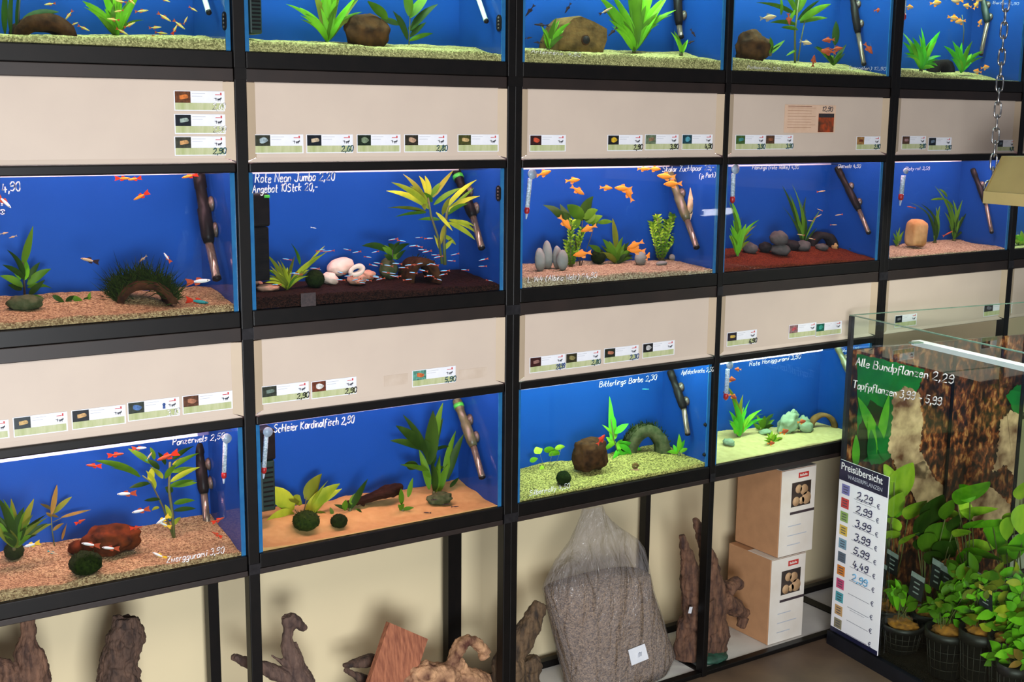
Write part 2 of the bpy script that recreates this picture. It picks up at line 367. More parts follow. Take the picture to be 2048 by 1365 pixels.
for (c, r) in list(LAMP)+[('E',3),('F',3)]:
    x0, x1 = COLS[c]; zb, zt = ROWS[r]
    if r in (1,) or True:
        p = thing('cover_panel', ((x0+x1)/2, .0, PANEL[r][0]), PL[(c, r)], 'cover panel', 'beige panels hiding the tank lamps')
        pb, ptp = PANEL[r]
        w = .0215
        MB().box((x0+w-.0006, .0042, pb-.0008), (x1-w+.0006, .006, ptp-.0004)).build('panel_face', BEIGE, p)
        for sx, ex in ((x0+.0002, x0+w), (x1-w, x1-.0002)):
            f = MB(); inn = ex if sx < (x0+x1)/2 else sx; outx = sx if sx < (x0+x1)/2 else ex
            f.add([(outx, -.004, pb+.004), (inn, .004, pb+.010), (inn, .004, ptp-.0015), (outx, -.004, ptp-.0015),
                   (outx, -.002, pb+.004), (inn, .006, pb+.010), (inn, .006, ptp-.0015), (outx, -.002, ptp-.0015)],
                  [(0,1,2,3),(7,6,5,4),(0,4,5,1),(1,5,6,2),(2,6,7,3),(3,7,4,0)])
            f.build('side_flange', BEIGE2, p)
        f = MB(); f.add([(x0+.001, .0012, pb+.001), (x1-.001, .0012, pb+.001), (x1-w, .004, pb+.0098), (x0+w, .004, pb+.0098), (x0+.001, .0030, pb-.0008), (x1-.001, .0030, pb-.0008), (x1-w, .006, pb+.0095), (x0+w, .006, pb+.0095)],
              [(0,1,2,3),(7,6,5,4),(0,4,5,1),(1,5,6,2),(2,6,7,3),(3,7,4,0)])
        f.build('bottom_lip', BEIGE, p)
        MB().box((x0+.01, .196, zt+.021), (x1-.01, .2, zt+.12)).build('reflector', WHITE, p)
        MB().tube([(x0+.05, .165, zt+.0305), (x1-.05, .165, zt+.0305)], .008, 10).build('lamp_tube', TUBE, p)
    if (c, r) in (('E',3),('F',3)): continue
    t = thing('aquarium', ((x0+x1)/2, .1, zb-.034), TL[(c, r)], 'aquarium', 'fish tanks in the racks'); TANKS[(c, r)] = t
    MB().box((x0+.001, -.004, zb-.034), (x1-.001, .205, zb), bev=.002).build('base_frame', BLK, t)
    tf = MB(); tf.box((x0+.001, -.005, zt), (x1-.001, .008, zt+.020), bev=.003); tf.box((x0+.001, .008, zt), (x0+.012, .2, zt+.02)); tf.box((x1-.012, .008, zt), (x1-.001, .2, zt+.02))
    tf.build('top_frame', BLK, t)
    MB().box((x0+.012, .2, zt), (x1-.012, .206, zt+.02)).build('waterline_reflector', WHITE, t)  # white reflecting rail added to brighten the water line
    MB().box((x0+.002, 0, zb+.0005), (x1-.002, .004, zt-.0005)).build('front_pane', GLASS, t)
    for a, b in ((x0+.002, x0+.011), (x1-.011, x1-.002)):
        s_ = MB(); s_.box((a, .0045, zb+.0005), (b, .2, zt-.0005), 0); s_.box((a-.0005, .0042, zb+.0006), (b+.0005, .007, zt-.0006), 1); s_.build('side_pane', [BLUE, EDGE], t)
    MB().box((x0+.002, .2002, zb+.0005), (x1-.002, .206, zt-.0005)).build('back_pane', BLUE, t)
    MB().box((x0+.0115, .0046, zb+.001), (x1-.0115, .1998, zt-GAP.get((c, r), .003))).build('water', WATER, t)
# ================================================================ gravel beds
def grav(name, c1, c2, scale=330, bump=.9, rough=.75): return M(name, c1, c2, scale, rough=rough, bump=bump, kind='vor')
G_DAY = grav('pale_gravel', S(226, 214, 140), S(128, 120, 70), 300)
G_TAN = grav('tan_gravel', S(206, 176, 124), S(118, 86, 56), 330)
G_PINK = grav('pinkish_gravel', S(216, 198, 156), S(130, 102, 76), 330)
G_BLACK = grav('black_gravel', S(64, 36, 26), S(16, 9, 7), 420)
G_RED = grav('red_gravel', S(140, 62, 30), S(84, 32, 16), 420)
G_SAND = M('orange_sand', S(190, 150, 92), S(180, 140, 84), 60, rough=.9, bump=.12, bscale=700)
G_YEL = M('yellow_sand', S(196, 186, 124), S(182, 170, 112), 60, rough=.9, bump=.12, bscale=700)
G_OLD = grav('mossy_gravel', S(212, 198, 112), S(84, 80, 36), 320)
def bed(c, r, m, f0, f1, b0, b1, label, hump=.004, seed=1, crest=None):
    x0, x1 = COLS[c]; x0 += .012; x1 -= .012; zb = ROWS[r][0]
    F0, F1 = onY(*f0, .006), onY(*f1, .006); B0, B1 = onY(*b0, .19), onY(*b1, .19)
    def li(P, Q, x): 
        t = max(-.3, min(1.3, (x-P.x)/(Q.x-P.x))); return P.z+(Q.z-P.z)*t
    nx, ny = 90, 36; mb = MB(); vs = []
    def h(x, y):
        t = (y-.006)/.184; s = t*t*(3-2*t)*.5+t*.5
        z = li(F0, F1, x)*(1-s)+li(B0, B1, x)*s
        n = noise.noise(V((x*9+seed*3.1, y*12, seed)))*hump*1.6+noise.noise(V((x*30, y*30, seed)))*hump*.6+(random.random()-.5)*.0012
        return max(zb+.003, z+n)
    def top(x, y): return h(x, min(max(y, .006), .19))
    for j in range(ny+1):
        for i in range(nx+1):
            x = x0+(x1-x0)*i/nx; y = .0052+.194*j/ny; vs.append((x, y, h(x, y)))
    fs = [(j*(nx+1)+i, j*(nx+1)+i+1, (j+1)*(nx+1)+i+1, (j+1)*(nx+1)+i) for j in range(ny) for i in range(nx)]
    n = len(vs); 
    for i in range(nx+1): vs.append((x0+(x1-x0)*i/nx, .0052, zb+.0015))
    fs += [(n+i, n+i+1, i+1, i) for i in range(nx)]
    mb.add(vs, fs, 0, True)
    o = mb.build({'G': 'gravel'}.get('G') if m not in (G_SAND, G_YEL) else 'sand', m)
    tag(o, label, 'gravel' if m not in (G_SAND, G_YEL) else 'sand', None, 'stuff'); BED[(c, r)] = top; return o
bed('A', 1, G_DAY, (0, 70), (455, 77), (60, 70), (400, 72), 'pale gravel under the yellow guppies in the top tank', .003, 1)
bed('B', 1, G_DAY, (495, 80), (1005, 108), (520, 80), (920, 92), 'pale gravel below the half-round stone in the fishless top tank', .003, 2)
bed('C', 1, G_DAY, (1048, 99), (1444, 120), (1060, 97), (1360, 104), 'pale gravel around the holed log in the top tank', .003, 3)
bed('D', 1, G_DAY, (1466, 117), (1773, 149), (1480, 117), (1690, 128), 'pale gravel around the pointed rock in the top tank', .003, 4)
bed('E', 1, G_DAY, (1800, 138), (2036, 168), (1810, 138), (1960, 146), 'pale gravel below the bushy plants behind the chain', .003, 5)
bed('F', 1, G_DAY, (2060, 168), (2300, 180), (2060, 160), (2250, 170), 'pale gravel in the cut off top tank', .003, 6)
bed('A', 2, G_TAN, (0, 646), (470, 608), (100, 590), (400, 572), 'orange-brown gravel under the moss-covered arch', .005, 7)
bed('B', 2, G_BLACK, (505, 594), (1003, 570), (540, 566), (918, 541), 'black gravel under the white stones', .004, 8)
bed('C', 2, G_PINK, (1047, 557), (1426, 538), (1060, 530), (1345, 519), 'pink-beige gravel under the orange fish', .004, 9)
bed('D', 2, G_RED, (1453, 536), (1750, 517), (1453, 500), (1668, 490), 'brick red gravel around the dark stones', .004, 10)
bed('E', 2, G_PINK, (1785, 514), (2012, 497), (1800, 490), (1975, 474), 'pale gravel sloping up beside the tan stone', .004, 11)
bed('F', 2, G_YEL, (2040, 497), (2300, 480), (2050, 470), (2250, 460), 'pale sand in the narrow sliver of a tank', .003, 12)
bed('A', 3, G_TAN, (0, 1184), (484, 1104), (0, 1109), (426, 1033), 'orange-brown gravel around the big brown rock', .005, 13)
bed('B', 3, G_SAND, (522, 1100), (995, 1016), (522, 1024), (920, 962), 'smooth orange sand below the broad-leaved plant', .005, 14)
bed('C', 3, G_OLD, (1043, 1000), (1412, 926), (1043, 938), (1326, 890), 'yellow-green gravel around the coconut cave', .004, 15)
bed('D', 3, G_YEL, (1438, 926), (1686, 877), (1442, 864), (1652, 850), 'pale yellow sand below the pale green stones', .003, 16)
# ================================================================ builders for what stands in the tanks
GRN = {k: M('leaf_'+k, a, b, 26, rough=.45, bump=.15, bscale=60, stretch=(1, 1, .35)) for k, (a, b) in dict(
    bright=(S(112, 178, 34), S(78, 144, 26)), mid=(S(84, 124, 26), S(58, 96, 20)), dark=(S(44, 72, 18), S(28, 52, 14)),
    yellow=(S(172, 178, 48), S(120, 138, 30)), olive=(S(112, 118, 32), S(80, 92, 24)), brown=(S(132, 100, 44), S(94, 88, 34)),
    red=(S(150, 50, 30), S(110, 70, 30)), fresh=(S(88, 190, 44), S(48, 142, 32)), lime=(S(158, 190, 52), S(110, 152, 36))).items()}
STEM = M('plant_stem', S(72, 96, 40), S(90, 76, 40), 40, rough=.6)
DSTEM = M('dark_stem', S(52, 44, 32), S(40, 50, 30), 40, rough=.6)
def px3(x, y, Y): return onY(x, y, Y)
def bendv(P0, P1, b):
    d = P1-P0; side = V((-d.z*RI.x, -d.z*RI.y, d.dot(RI)))
    if side.z < 0: side = -side
    return side*b+V((0, -abs(d.length)*.06, 0))
def plant(label, base, Y, leaves, color='mid', stems=(), group=None, dy=.02, accent=None, cat='plant', name='aquarium_plant', seed=1, plane=None, fringe=None, w=1.0):
    """leaves: (tipx, tipy, width[, bend]) from the base, or (x0, y0, x1, y1, width[, bend]) anywhere, all in photo pixels at depth Y"""
    rnd = random.Random(seed*13+len(leaves)); at = plane or px3
    if not plane: Y = seat(base[0], base[1], Y)
    B = at(base[0], base[1], Y); t = thing(name, B, label, cat, group); mb = MB()
    full = []
    for lf in leaves:
        full.append(lf)
        if len(lf) <= 4 and lf[2] >= 8:   # younger leaves of the rosette between the long ones
            for q in range(2):
                f = rnd.uniform(.55, .98); full.append((base[0]+(lf[0]-base[0])*f+rnd.uniform(-9, 9), base[1]+(lf[1]-base[1])*f+rnd.uniform(-5, 5), lf[2]*rnd.uniform(.55, .85), lf[3] if len(lf) > 3 else .12))
    for lf in full:
        if len(lf) <= 4: x0, y0 = base; x1, y1, ww = lf[:3]; bd = lf[3] if len(lf) > 3 else .12
        else: x0, y0, x1, y1, ww = lf[:5]; bd = lf[5] if len(lf) > 5 else .1
        P0 = at(x0, y0, Y+rnd.uniform(-.004, .004)); P1 = at(x1, y1, min(max(Y+rnd.uniform(-dy, dy), .012), .185) if not plane else Y+rnd.uniform(-dy, dy))
        mi = 1 if rnd.random() < .4 else 0
        if accent and rnd.random() < accent[1]: mi = 2
        mb.leaf(P0, P1, ww*w*mpp(P0), bendv(P0, P1, bd), None, mi, twist=rnd.uniform(-.9, .9))
    cols = {'mid': ('mid', 'dark'), 'bright': ('bright', 'mid'), 'dark': ('dark', 'mid'), 'olive': ('olive', 'mid'), 'yellow': ('yellow', 'olive'),
            'lime': ('lime', 'bright'), 'fresh': ('fresh', 'bright'), 'brown': ('brown', 'olive')}[color]
    mb.build('foliage', [GRN[cols[0]], GRN[cols[1]], GRN[accent[0] if accent else cols[0]]], t)
    if stems:
        sb = MB()
        for st in stems:
            r = st[0]*.5; pts = [at(x, y, Y) for x, y in st[1:]]
            sb.tube(pts, [r*mpp(pts[0])*(1-.4*i/len(pts)) for i in range(len(pts))], 6)
        sb.build('stem', DSTEM if color in ('dark',) else STEM, t)
    else:
        P = at(base[0], base[1], Y); k = mpp(P)
        MB().lathe(P+V((0, 0, -.006)), (0, 0, 1), [(0, 3*k), (.006, 4*k), (.013, 2.4*k)], 8).build('root_crown', STEM, t)
    return t
def whorl_plant(label, base, Y, tops, color='lime', group=None, seed=3):
    Y = seat(*base, Y); rnd = random.Random(seed); B = px3(*base, Y); t = thing('stem_plant', B, label, 'plant', group); mb = MB(); sb = MB(); k = mpp(B)
    for (x, y) in tops:
        bx = base[0]+rnd.uniform(-7, 7); Yt = Y+rnd.uniform(-.012, .012); n = int((base[1]-y)/6)
        P0 = px3(bx, base[1], Y); P1 = px3(x, y, Yt); sb.tube([P0, (P0*.6+P1*.4)+RI*rnd.uniform(-.003, .003), P1], 1.6*k, 5)
        for i in range(n+1):
            f = i/n; C = P0.lerp(P1, .08+.92*f); L = (7+6*f)*k
            for q in range(6):
                a = q*PI/3+rnd.random(); d = V((math.cos(a), math.sin(a)*.8, .45+rnd.random()*.5)).normalized()
                mb.leaf(C, C+d*L, 4.2*k, V((0, 0, .2*L)), None, 1 if rnd.random() < .35 or f < .3 else 0, n=3)
    mb.build('foliage', [GRN['lime'], GRN['mid']], t); sb.build('stem', STEM, t); return t
def fuzz(mb, C, n, L, w, rnd, mi=0, up=.6):
    d = V((rnd.gauss(0, 1), rnd.gauss(0, .7), rnd.gauss(up, .6))).normalized()
    mb.leaf(C, C+d*L*rnd.uniform(.5, 1.2), w, V((0, 0, 0)), None, mi, n=2, fold=0)
MOSS = M('moss', S(44, 60, 14), S(22, 36, 10), 160, rough=.9, bump=.6, bscale=300)
MOSSD = M('dark_moss', S(30, 44, 10), S(14, 24, 6), 160, rough=.9, bump=.6, bscale=300)
ROCKS = {k: M('stone_'+k, a, b, sc, rough=.8, bump=.5, bscale=90) for k, (a, b, sc) in dict(
    brown=(S(88, 58, 30), S(48, 32, 18), 40), rust=(S(98, 44, 16), S(46, 22, 10), 50), coco=(S(74, 46, 24), S(40, 24, 14), 60), slate=(S(132, 136, 126), S(116, 122, 114), 24),
    dark=(S(92, 86, 80), S(70, 66, 62), 24), black=(S(44, 38, 36), S(28, 26, 26), 30), white=(S(238, 216, 196), S(220, 190, 164), 16), tan=(S(198, 158, 104), S(156, 112, 62), 22),
    mint=(S(146, 168, 132), S(118, 146, 112), 18), pinkish=(S(214, 168, 138), S(190, 140, 110), 18), mossy=(S(84, 84, 56), S(50, 62, 34), 70), log=(S(130, 100, 56), S(80, 62, 36), 30)).items()}
def blob(mb, C, r, seed=0, rough=.12, lev=3, freq=2.2, mi=0, flat=None, rot=0, sq=1.0):
    bm = bmesh.new(); bmesh.ops.create_icosphere(bm, subdivisions=lev, radius=1)
    R = Matrix.Rotation(rot, 3, 'Y'); vs = []
    for v in bm.verts:
        n = v.co.normalized(); d = 1+rough*(noise.noise(n*freq+V((seed*7.3, seed, 0)))*1.6+noise.noise(n*freq*3+V((seed, 0, 5)))*.5)
        if sq != 1.0: n = V([math.copysign(abs(q)**sq, q) for q in n])*(.72+.28*sq)
        p = V((n.x*r[0], n.y*r[1], n.z*r[2]))*d
        if flat is not None and p.z < flat: p.z = flat+(p.z-flat)*.1
        vs.append(V(C)+R @ p)
    fs = [[v.index for v in f.verts] for f in bm.faces]; bm.free(); mb.add(vs, fs, mi, True)
def stone(label, cx, y0, y1, w, Y, kind, seed=1, rough=.12, rot=0, dep=None, name='stone', cat='stone', group=None, freq=2.0, sq=1.0):
    """stone of pixel width w between pixel rows y0 (top) and y1 (bottom)"""
    Y = seat(cx, y1-2, Y); C = px3(cx, (y0+y1)/2, Y); k = mpp(C); rx = w*k/2; rz = (y1-y0)*k/2
    mb = MB(); blob(mb, C, (rx, dep or min(rx, .03), rz), seed, rough, 4 if w > 50 else 3, freq, rot=rot, sq=sq)
    return tag(mb.build(name, ROCKS[kind]), label, cat, group)
def moss_ball(label, cx, cy, r, Y, kind=MOSSD, seed=1, rz=None):
    Y = seat(cx, cy+(rz or r)-2, Y); C = px3(cx, cy, Y); k = mpp(C); R = r*k; mb = MB(); rnd = random.Random(seed)
    blob(mb, C, (R, R, (rz or r)*k), seed, .06, 3, 4)
    for i in range(420):
        d = V((rnd.gauss(0, 1), rnd.gauss(0, 1), rnd.gauss(0, 1))).normalized(); fuzz(mb, C+V((d.x*R, d.y*R, d.z*(rz or r)*k))*.97, 1, R*.16, R*.05, rnd)
    return tag(mb.build('moss_ball', [kind]), label, 'moss ball', 'round moss balls lying in the tanks')
def arch(label, x0, x1, ytop, yin, ybot, Y, kind, moss=0, mossh=0, dep=.05, seed=1, name='cave_arch', tilt=0, blades=0):
    """half-shell cave: outer top ytop, opening top yin, foot ybot, pixel span x0..x1"""
    cx = (x0+x1)/2; Y = min(seat(cx, ybot, Y), .19-dep/2); C = px3(cx, ybot, Y); k = mpp(C); ro = (x1-x0)/2*k; ho = (ybot-ytop)*k; ti = (yin-ytop)*k
    t = thing(name, C, label, 'cave'); mb = MB(); n = 20; rows = []
    for yy in (-dep/2, -dep/6, dep/6, dep/2):
        for s_, (a, h) in (('o', (ro, ho)), ('i', (ro-ti*.8, ho-ti))):
            row = []
            for i in range(n+1):
                an = PI*i/n; d = 1+.06*noise.noise(V((math.cos(an)*3+seed, yy*40, math.sin(an)*3)))
                row.append(C+RI*(-math.cos(an)*a*d)+V((0, yy, math.sin(an)*h*d-.003)))
            rows.append(row)
    vs = sum(rows, []); m = n+1; fs = []
    for j in range(3):
        for i in range(n):
            a = (2*j)*m+i; b = (2*j+2)*m+i; fs.append((a, b, b+1, a+1)); a2 = (2*j+1)*m+i; b2 = (2*j+3)*m+i; fs.append((a2, a2+1, b2+1, b2))
    for i in range(n):
        fs.append((i, i+1, m+i+1, m+i)); fs.append((6*m+i, 7*m+i, 7*m+i+1, 6*m+i+1))
    mb.add(vs, fs, 0, True); mb.build('shell', ROCKS[kind], t)
    if moss:
        rnd = random.Random(seed); fz = MB()
        for i in range(moss):
            an = rnd.uniform(.08, PI-.08); P = C+RI*(-math.cos(an)*ro*1.0)+V((0, rnd.uniform(-dep/2, dep/2), math.sin(an)*ho-.003))
            fuzz(fz, P, 1, mossh*k*(.35+.65*rnd.random()**2), 1.6*k, rnd, rnd.random() < .4, up=1.1)
        fz.build('moss', [MOSS, MOSSD], t)
    return t
# ---------------------------------------------------------------- fish
FM = {k: M('fish_'+k, a, b, 60, rough=.35) for k, (a, b) in dict(
    orange=(S(240, 150, 50), S(226, 122, 36)), red=(S(206, 60, 32), S(176, 44, 28)), yellow=(S(214, 196, 110), S(180, 160, 84)), white=(S(226, 226, 214), S(196, 204, 196)),
    dark=(S(56, 42, 44), S(40, 32, 36)), neon=(S(120, 214, 236), S(90, 190, 220)), gold=(S(236, 196, 60), S(214, 170, 40)), grey=(S(112, 120, 120), S(150, 140, 120)),
    brick=(S(176, 82, 48), S(146, 60, 40)), teal=(S(60, 150, 140), S(40, 120, 120)), pale=(S(206, 180, 136), S(160, 130, 96)), eye=(S(18, 16, 16), S(14, 12, 12))).items()}
SHAPES = {'deep': ([(.5, .01, .012), (.44, .055, .045), (.34, .105, .07), (.2, .15, .08), (.04, .155, .078), (-.1, .11, .055), (-.2, .06, .03), (-.28, .045, .02)], .15, .09),
          'slim': ([(.5, .008, .01), (.44, .035, .035), (.32, .06, .05), (.15, .075, .055), (-.02, .07, .05), (-.15, .05, .035), (-.24, .03, .018), (-.28, .028, .014)], .12, .07),
          'guppy': ([(.5, .01, .012), (.43, .045, .04), (.3, .075, .055), (.14, .085, .058), (-.0, .07, .045), (-.1, .05, .03), (-.16, .038, .02)], .16, .08),
          'round': ([(.5, .01, .012), (.44, .08, .05), (.33, .16, .075), (.18, .215, .085), (.02, .21, .08), (-.12, .14, .055), (-.22, .06, .03), (-.26, .045, .02)], .15, .12)}
FCACHE = {}
def fish_meshes(shape, cb, ct, belly=None):
    key = (shape, cb, ct, belly)
    if key in FCACHE: return FCACHE[key]
    prof, tw, fh = SHAPES[shape]; seg = 10; mb = MB(); vs = []
    for (x, h, d) in prof:
        for q in range(seg): a = 2*PI*q/seg; vs.append((x, d*math.cos(a), h*math.sin(a)))
    n = len(prof); fs = []; mis = []
    for i in range(n-1):
        for q in range(seg):
            fs.append((i*seg+q, i*seg+(q+1) % seg, (i+1)*seg+(q+1) % seg, (i+1)*seg+q)); mis.append(1 if belly and (q >= seg/2 or i > n*.6) else 0)
    mb.add(vs, fs, 0, True); mb.m = mis
    mb.add(vs[:seg], [tuple(range(seg))], 0, True); mb.add(vs[-seg:], [tuple(range(seg-1, -1, -1))], 0, True)
    body = mb.mesh('body', [FM[cb], FM[belly or cb]])
    tx = prof[-1][0]; tb = MB()
    out = [(tx+.02, prof[-1][1]*.9), (tx-.1, tw*.6), (-.5, tw), (-.455, tw*.35), (-.44, 0), (-.455, -tw*.35), (-.5, -tw), (tx-.1, -tw*.6), (tx+.02, -prof[-1][1]*.9)]
    m_ = len(out); tb.add([(x, .007, z) for x, z in out]+[(x, -.007, z) for x, z in out], [tuple(range(m_)), tuple(range(2*m_-1, m_-1, -1))]+[(i, (i+1) % m_+m_*0, (i+1) % m_+m_, i+m_) for i in range(m_)])
    tail = tb.mesh('tail_fin', [FM[ct]])
    fb = MB(); hz = max(p[1] for p in prof)
    for sgn, xx in ((1, .06), (-1, -.02)):
        o = [(xx+.14, sgn*hz*.8), (xx+.05, sgn*(hz+fh*.7)), (xx-.1, sgn*(hz+fh)), (xx-.14, sgn*hz*.75)]
        fb.add([(x, .005, z) for x, z in o]+[(x, -.005, z) for x, z in o], [(0, 1, 2, 3), (7, 6, 5, 4), (0, 4, 5, 1), (1, 5, 6, 2), (2, 6, 7, 3), (3, 7, 4, 0)])
    fin = fb.mesh('fin', [FM[ct]])
    eb = MB()
    for sgn in (1, -1): eb.ball((.4, sgn*prof[1][2]*1.05, prof[1][1]*.25), (.022, .014, .022), 8, 6)
    eye = eb.mesh('eye', [FM['eye']])
    FCACHE[key] = (body, tail, fin, eye); return FCACHE[key]
def fish(items, Y, shape, cb, ct, label, group, belly=None, detail=True, name='fish'):
    """items: (x, y, length, pitch, facing[, own label[, depth]])"""
    bd, tl, fn, ey = fish_meshes(shape, cb, ct, belly)
    for it in items:
        x, y, L, pit, face = it[:5]; lb = it[5] if len(it) > 5 and it[5] else label; yy = it[6] if len(it) > 6 else Y
        P = px3(x, y, yy); k = mpp(P)*L
        o = thing(name, P, lb, 'fish', group); a = math.radians(pit)
        H = V((RI.x, RI.y, 0)).normalized()
        X = H*(math.cos(a)*face)+V((0, 0, math.sin(a))); Z = H*(-math.sin(a)*face)+V((0, 0, math.cos(a))); Yv = Z.cross(X)
        o.rotation_euler = Matrix((X, Yv, Z)).transposed().to_euler(); o.scale = (k, k, k)
        for nm, me in ((('body', bd), ('tail_fin', tl), ('fin', fn), ('eye', ey)) if detail else (('body', bd), ('tail_fin', tl))):
            c = bpy.data.objects.new(nm, me); COL.objects.link(c); c.parent = o
# ---------------------------------------------------------------- tank equipment
PLA = M('black_plastic', S(30, 26, 24), S(20, 18, 18), 60, rough=.35)
OLIV = M('olive_plastic', S(96, 96, 58), S(70, 66, 44), 60, rough=.35)
KNOB = M('green_knob', S(74, 190, 60), S(50, 150, 46), 60, rough=.4)
GTUBE = M('heater_glass', S(132, 118, 100), S(104, 90, 74), 30, rough=.12, metal=.5, stretch=(8, 8, 1))
GWHITE = M('white_rod', S(216, 226, 206), S(190, 206, 190), 30, rough=.2)
CUP = M('suction_cup', S(96, 84, 70), S(70, 60, 52), 60, rough=.3)
CLR = M('frosted_cup', S(186, 196, 206), S(150, 160, 176), 60, rough=.25)
TSCALE = M('thermometer_scale', S(228, 232, 236), S(150, 166, 170), 320, rough=.3, kind='vor')
RED = M('thermometer_bulb', S(190, 40, 36), S(150, 26, 26), 60, rough=.3)
def heater(col, label, pts, rpx=10.5, body=PLA, tube=GTUBE, ring=None, cups=True, group='immersion heaters on the tank side walls', knob=None):
    """pts: photo pixels of top, body end, tube end along the right-hand wall of a tank"""
    Xw = COLS[col][1]-.0113
    r0 = .0108*rpx/10.5
    a, b, c = [onX(x, y, Xw-.020) for x, y in pts]
    ax = (c-a).normalized(); t = thing('aquarium_heater', a, label, 'heater', group)
    L = (b-a).length
    MB().lathe(a, b-a, [(0, r0*.8), (.004, r0), (L*.22, r0), (L*.24, r0*.86), (L*.5, r0*.9), (L*.52, r0*1.08), (L*.9, r0*1.08), (L, r0*.82)], 14).build('holder', body, t); hd = [q for q in t.children if q.name.startswith('holder')][0]
    Lt = (c-b).length
    MB().lathe(b-ax*.002, c-b, [(0, r0*.68), (Lt*.9, r0*.68), (Lt*.93, r0*.74), (Lt*.98, r0*.7), (Lt+.002, r0*.3)], 14).build('glass_tube', tube, t)
    MB().lathe(c-ax*.006, c-b, [(0, r0*.72), (.006, r0*.72), (.009, r0*.35)], 12).build('end_cap', PLA, t)
    if ring: MB().lathe(a+(b-a)*.10, b-a, [(0, r0*1.12), (.010, r0*1.12)], 14).build('ring', ring, hd)
    if knob: MB().ball(onX(*knob, Xw-.02), (.010, .010, .008), 12, 8).build('knob', KNOB, hd)
    if cups:
        cb = MB()
        for f in (.45, .82):
            P = a+(b-a)*f; cb.lathe(P, (1, 0, 0), [(0, r0*.5), (.011, r0*.5), (.0125, r0*1.0), (.0185, r0*1.25)], 12)
        cb.build('suction_cup', CUP, hd)
    return t
def thermometer(label, cup, bulb, Y=.016, rp=1.0, nose=True):
    P = px3(*cup, Y); k = mpp(P); Q = px3(*bulb, Y); t = thing('thermometer', P, label, 'thermometer', 'glass thermometers inside the front panes')
    MB().lathe(P, (0, -1, 0), [(0, 3*k), (.003, 4*k), (.0045, 9.5*k*rp), (.0095, 10*k*rp)], 16).build('suction_cup', CLR, t)
    d = Q-P; L = d.length; u = d/L
    MB().lathe(P+u*9*k, d, [(0, 4*k), (.002, 4.6*k), (L-14*k, 4.6*k)], 10).build('scale_tube', TSCALE, t)
    MB().lathe(P+u*(L-6*k), d, [(0, 4.2*k), (5*k, 5.4*k), (11*k, 5.2*k), (15*k, 2*k)], 10).build('bulb', RED, t)
    if nose: MB().lathe(P+u*(L+8*k), d, [(0, 3*k), (10*k, 1.6*k), (11*k, .5*k)], 8).build('tip', CLR, t)
    return t
def filterbox(label, x0, y0, x1, y1, Y, m, cap=None):
    A = px3(x0, y0, Y); B = px3(x1, y1, Y); k = mpp(A); t = thing('aquarium_filter', (A.x, Y, B.z), label, 'filter', 'dark internal filters at the tank walls'); w = (x1-x0)*k*1.15
    h = A.z-B.z
    MB().box((A.x, Y, B.z), (A.x+w, Y+.05, B.z+h*.62), bev=.004).build('filter_cup', m, t)
    MB().box((A.x-.001, Y-.002, B.z+h*.625), (A.x+w*1.08, Y+.052, A.z), bev=.005).build('pump_head', PLA, t); pump = [q for q in t.children if q.name.startswith('pump_head')][0]
    sl = MB()
    for i in range(9): z = B.z+h*(.06+.058*i); sl.box((A.x+w*.15, Y-.001, z), (A.x+w*.85, Y+.001, z+.004))
    sl.build('grille', PLA, t)
    if cap: P = px3(*cap, Y); MB().box((P.x-.006, Y-.006, P.z-.003), (P.x+.007, Y-.0021, P.z+.003), bev=.001).build('flow_knob', KNOB, pump)
    return t
def fitting(col, label, x, y):
    Xw = COLS[col][1]-.0113; P = onX(x, y, Xw); t = thing('cable_fitting', P, label, 'fitting', 'black oval fittings on the side panes')
    vs = []; n = 20; mb = MB()
    for xx in (0, -.003):
        for i in range(n): a = 2*PI*i/n; vs.append(P+V((xx, math.cos(a)*.010, math.sin(a)*.011+(.008 if math.sin(a) > 0 else -.008))))
    mb.add(vs, [tuple(range(n)), tuple(range(2*n-1, n-1, -1))]+[(i, (i+1) % n, (i+1) % n+n, i+n) for i in range(n)]); mb.build('plate', PLA, t)
    hb = MB()
    for dz in (-.012, -.004, .004, .012): hb.ball(P+V((-.0032, 0, dz)), (.0012, .0035, .0025), 8, 6)
    hb.build('hole', CUP, t)
# ================================================================ top row of tanks
SG = 'plants growing in the fish tanks'
plant('tall dark green plant at the picture edge beside the brown cave stone', (24, 70), .12, [(10, 68, 15, -40, 15), (35, 68, 42, -40, 12), (42, 45, 118, 24, 20, .25), (22, 68, 28, -30, 10)], 'dark', stems=[(4, (36, 70), (38, 20), (42, -30))], group=SG)
arch('dark brown half-shell cave with a red light glint in the top guppy tank', 22, 147, 27, 60, 74, .10, 'coco', dep=.06, seed=4)
plant('bright green sword plant among the yellow guppies in the top tank', (232, 74), .11, [(165, 2, 18, .2), (185, 10, 16), (200, -20, 20), (225, -40, 20), (250, -50, 18), (282, -22, 20), (262, 8, 16), (276, -4, 14), (215, 20, 14), (288, 40, 7, .3), (242, 0, 16)], 'bright', group=SG, seed=2)
GU1 = 'yellow guppies in the top tank'
fish([(138, 30, 26, -50, -1), (148, 48, 18, 20, 1), (167, 56, 26, -25, 1), (227, 39, 26, 6, -1), (238, 22, 20, -10, -1), (259, 50, 26, 25, 1), (244, 63, 28, -28, 1), (283, 22, 28, 6, 1), (328, 34, 32, -32, 1, None, .05), (310, 55, 26, 4, 1), (322, 66, 26, -6, 1),
      (358, 49, 30, -38, 1), (371, 41, 18, 60, 1), (305, 74, 26, 3, 1), (100, 8, 24, -8, -1), (242, 3, 24, 8, -1), (330, 0, 22, -20, 1), (386, 18, 20, -30, 1)], .07, 'slim', 'yellow', 'brick', 'small yellow guppy with a reddish tail swimming over the pale top gravel', GU1)
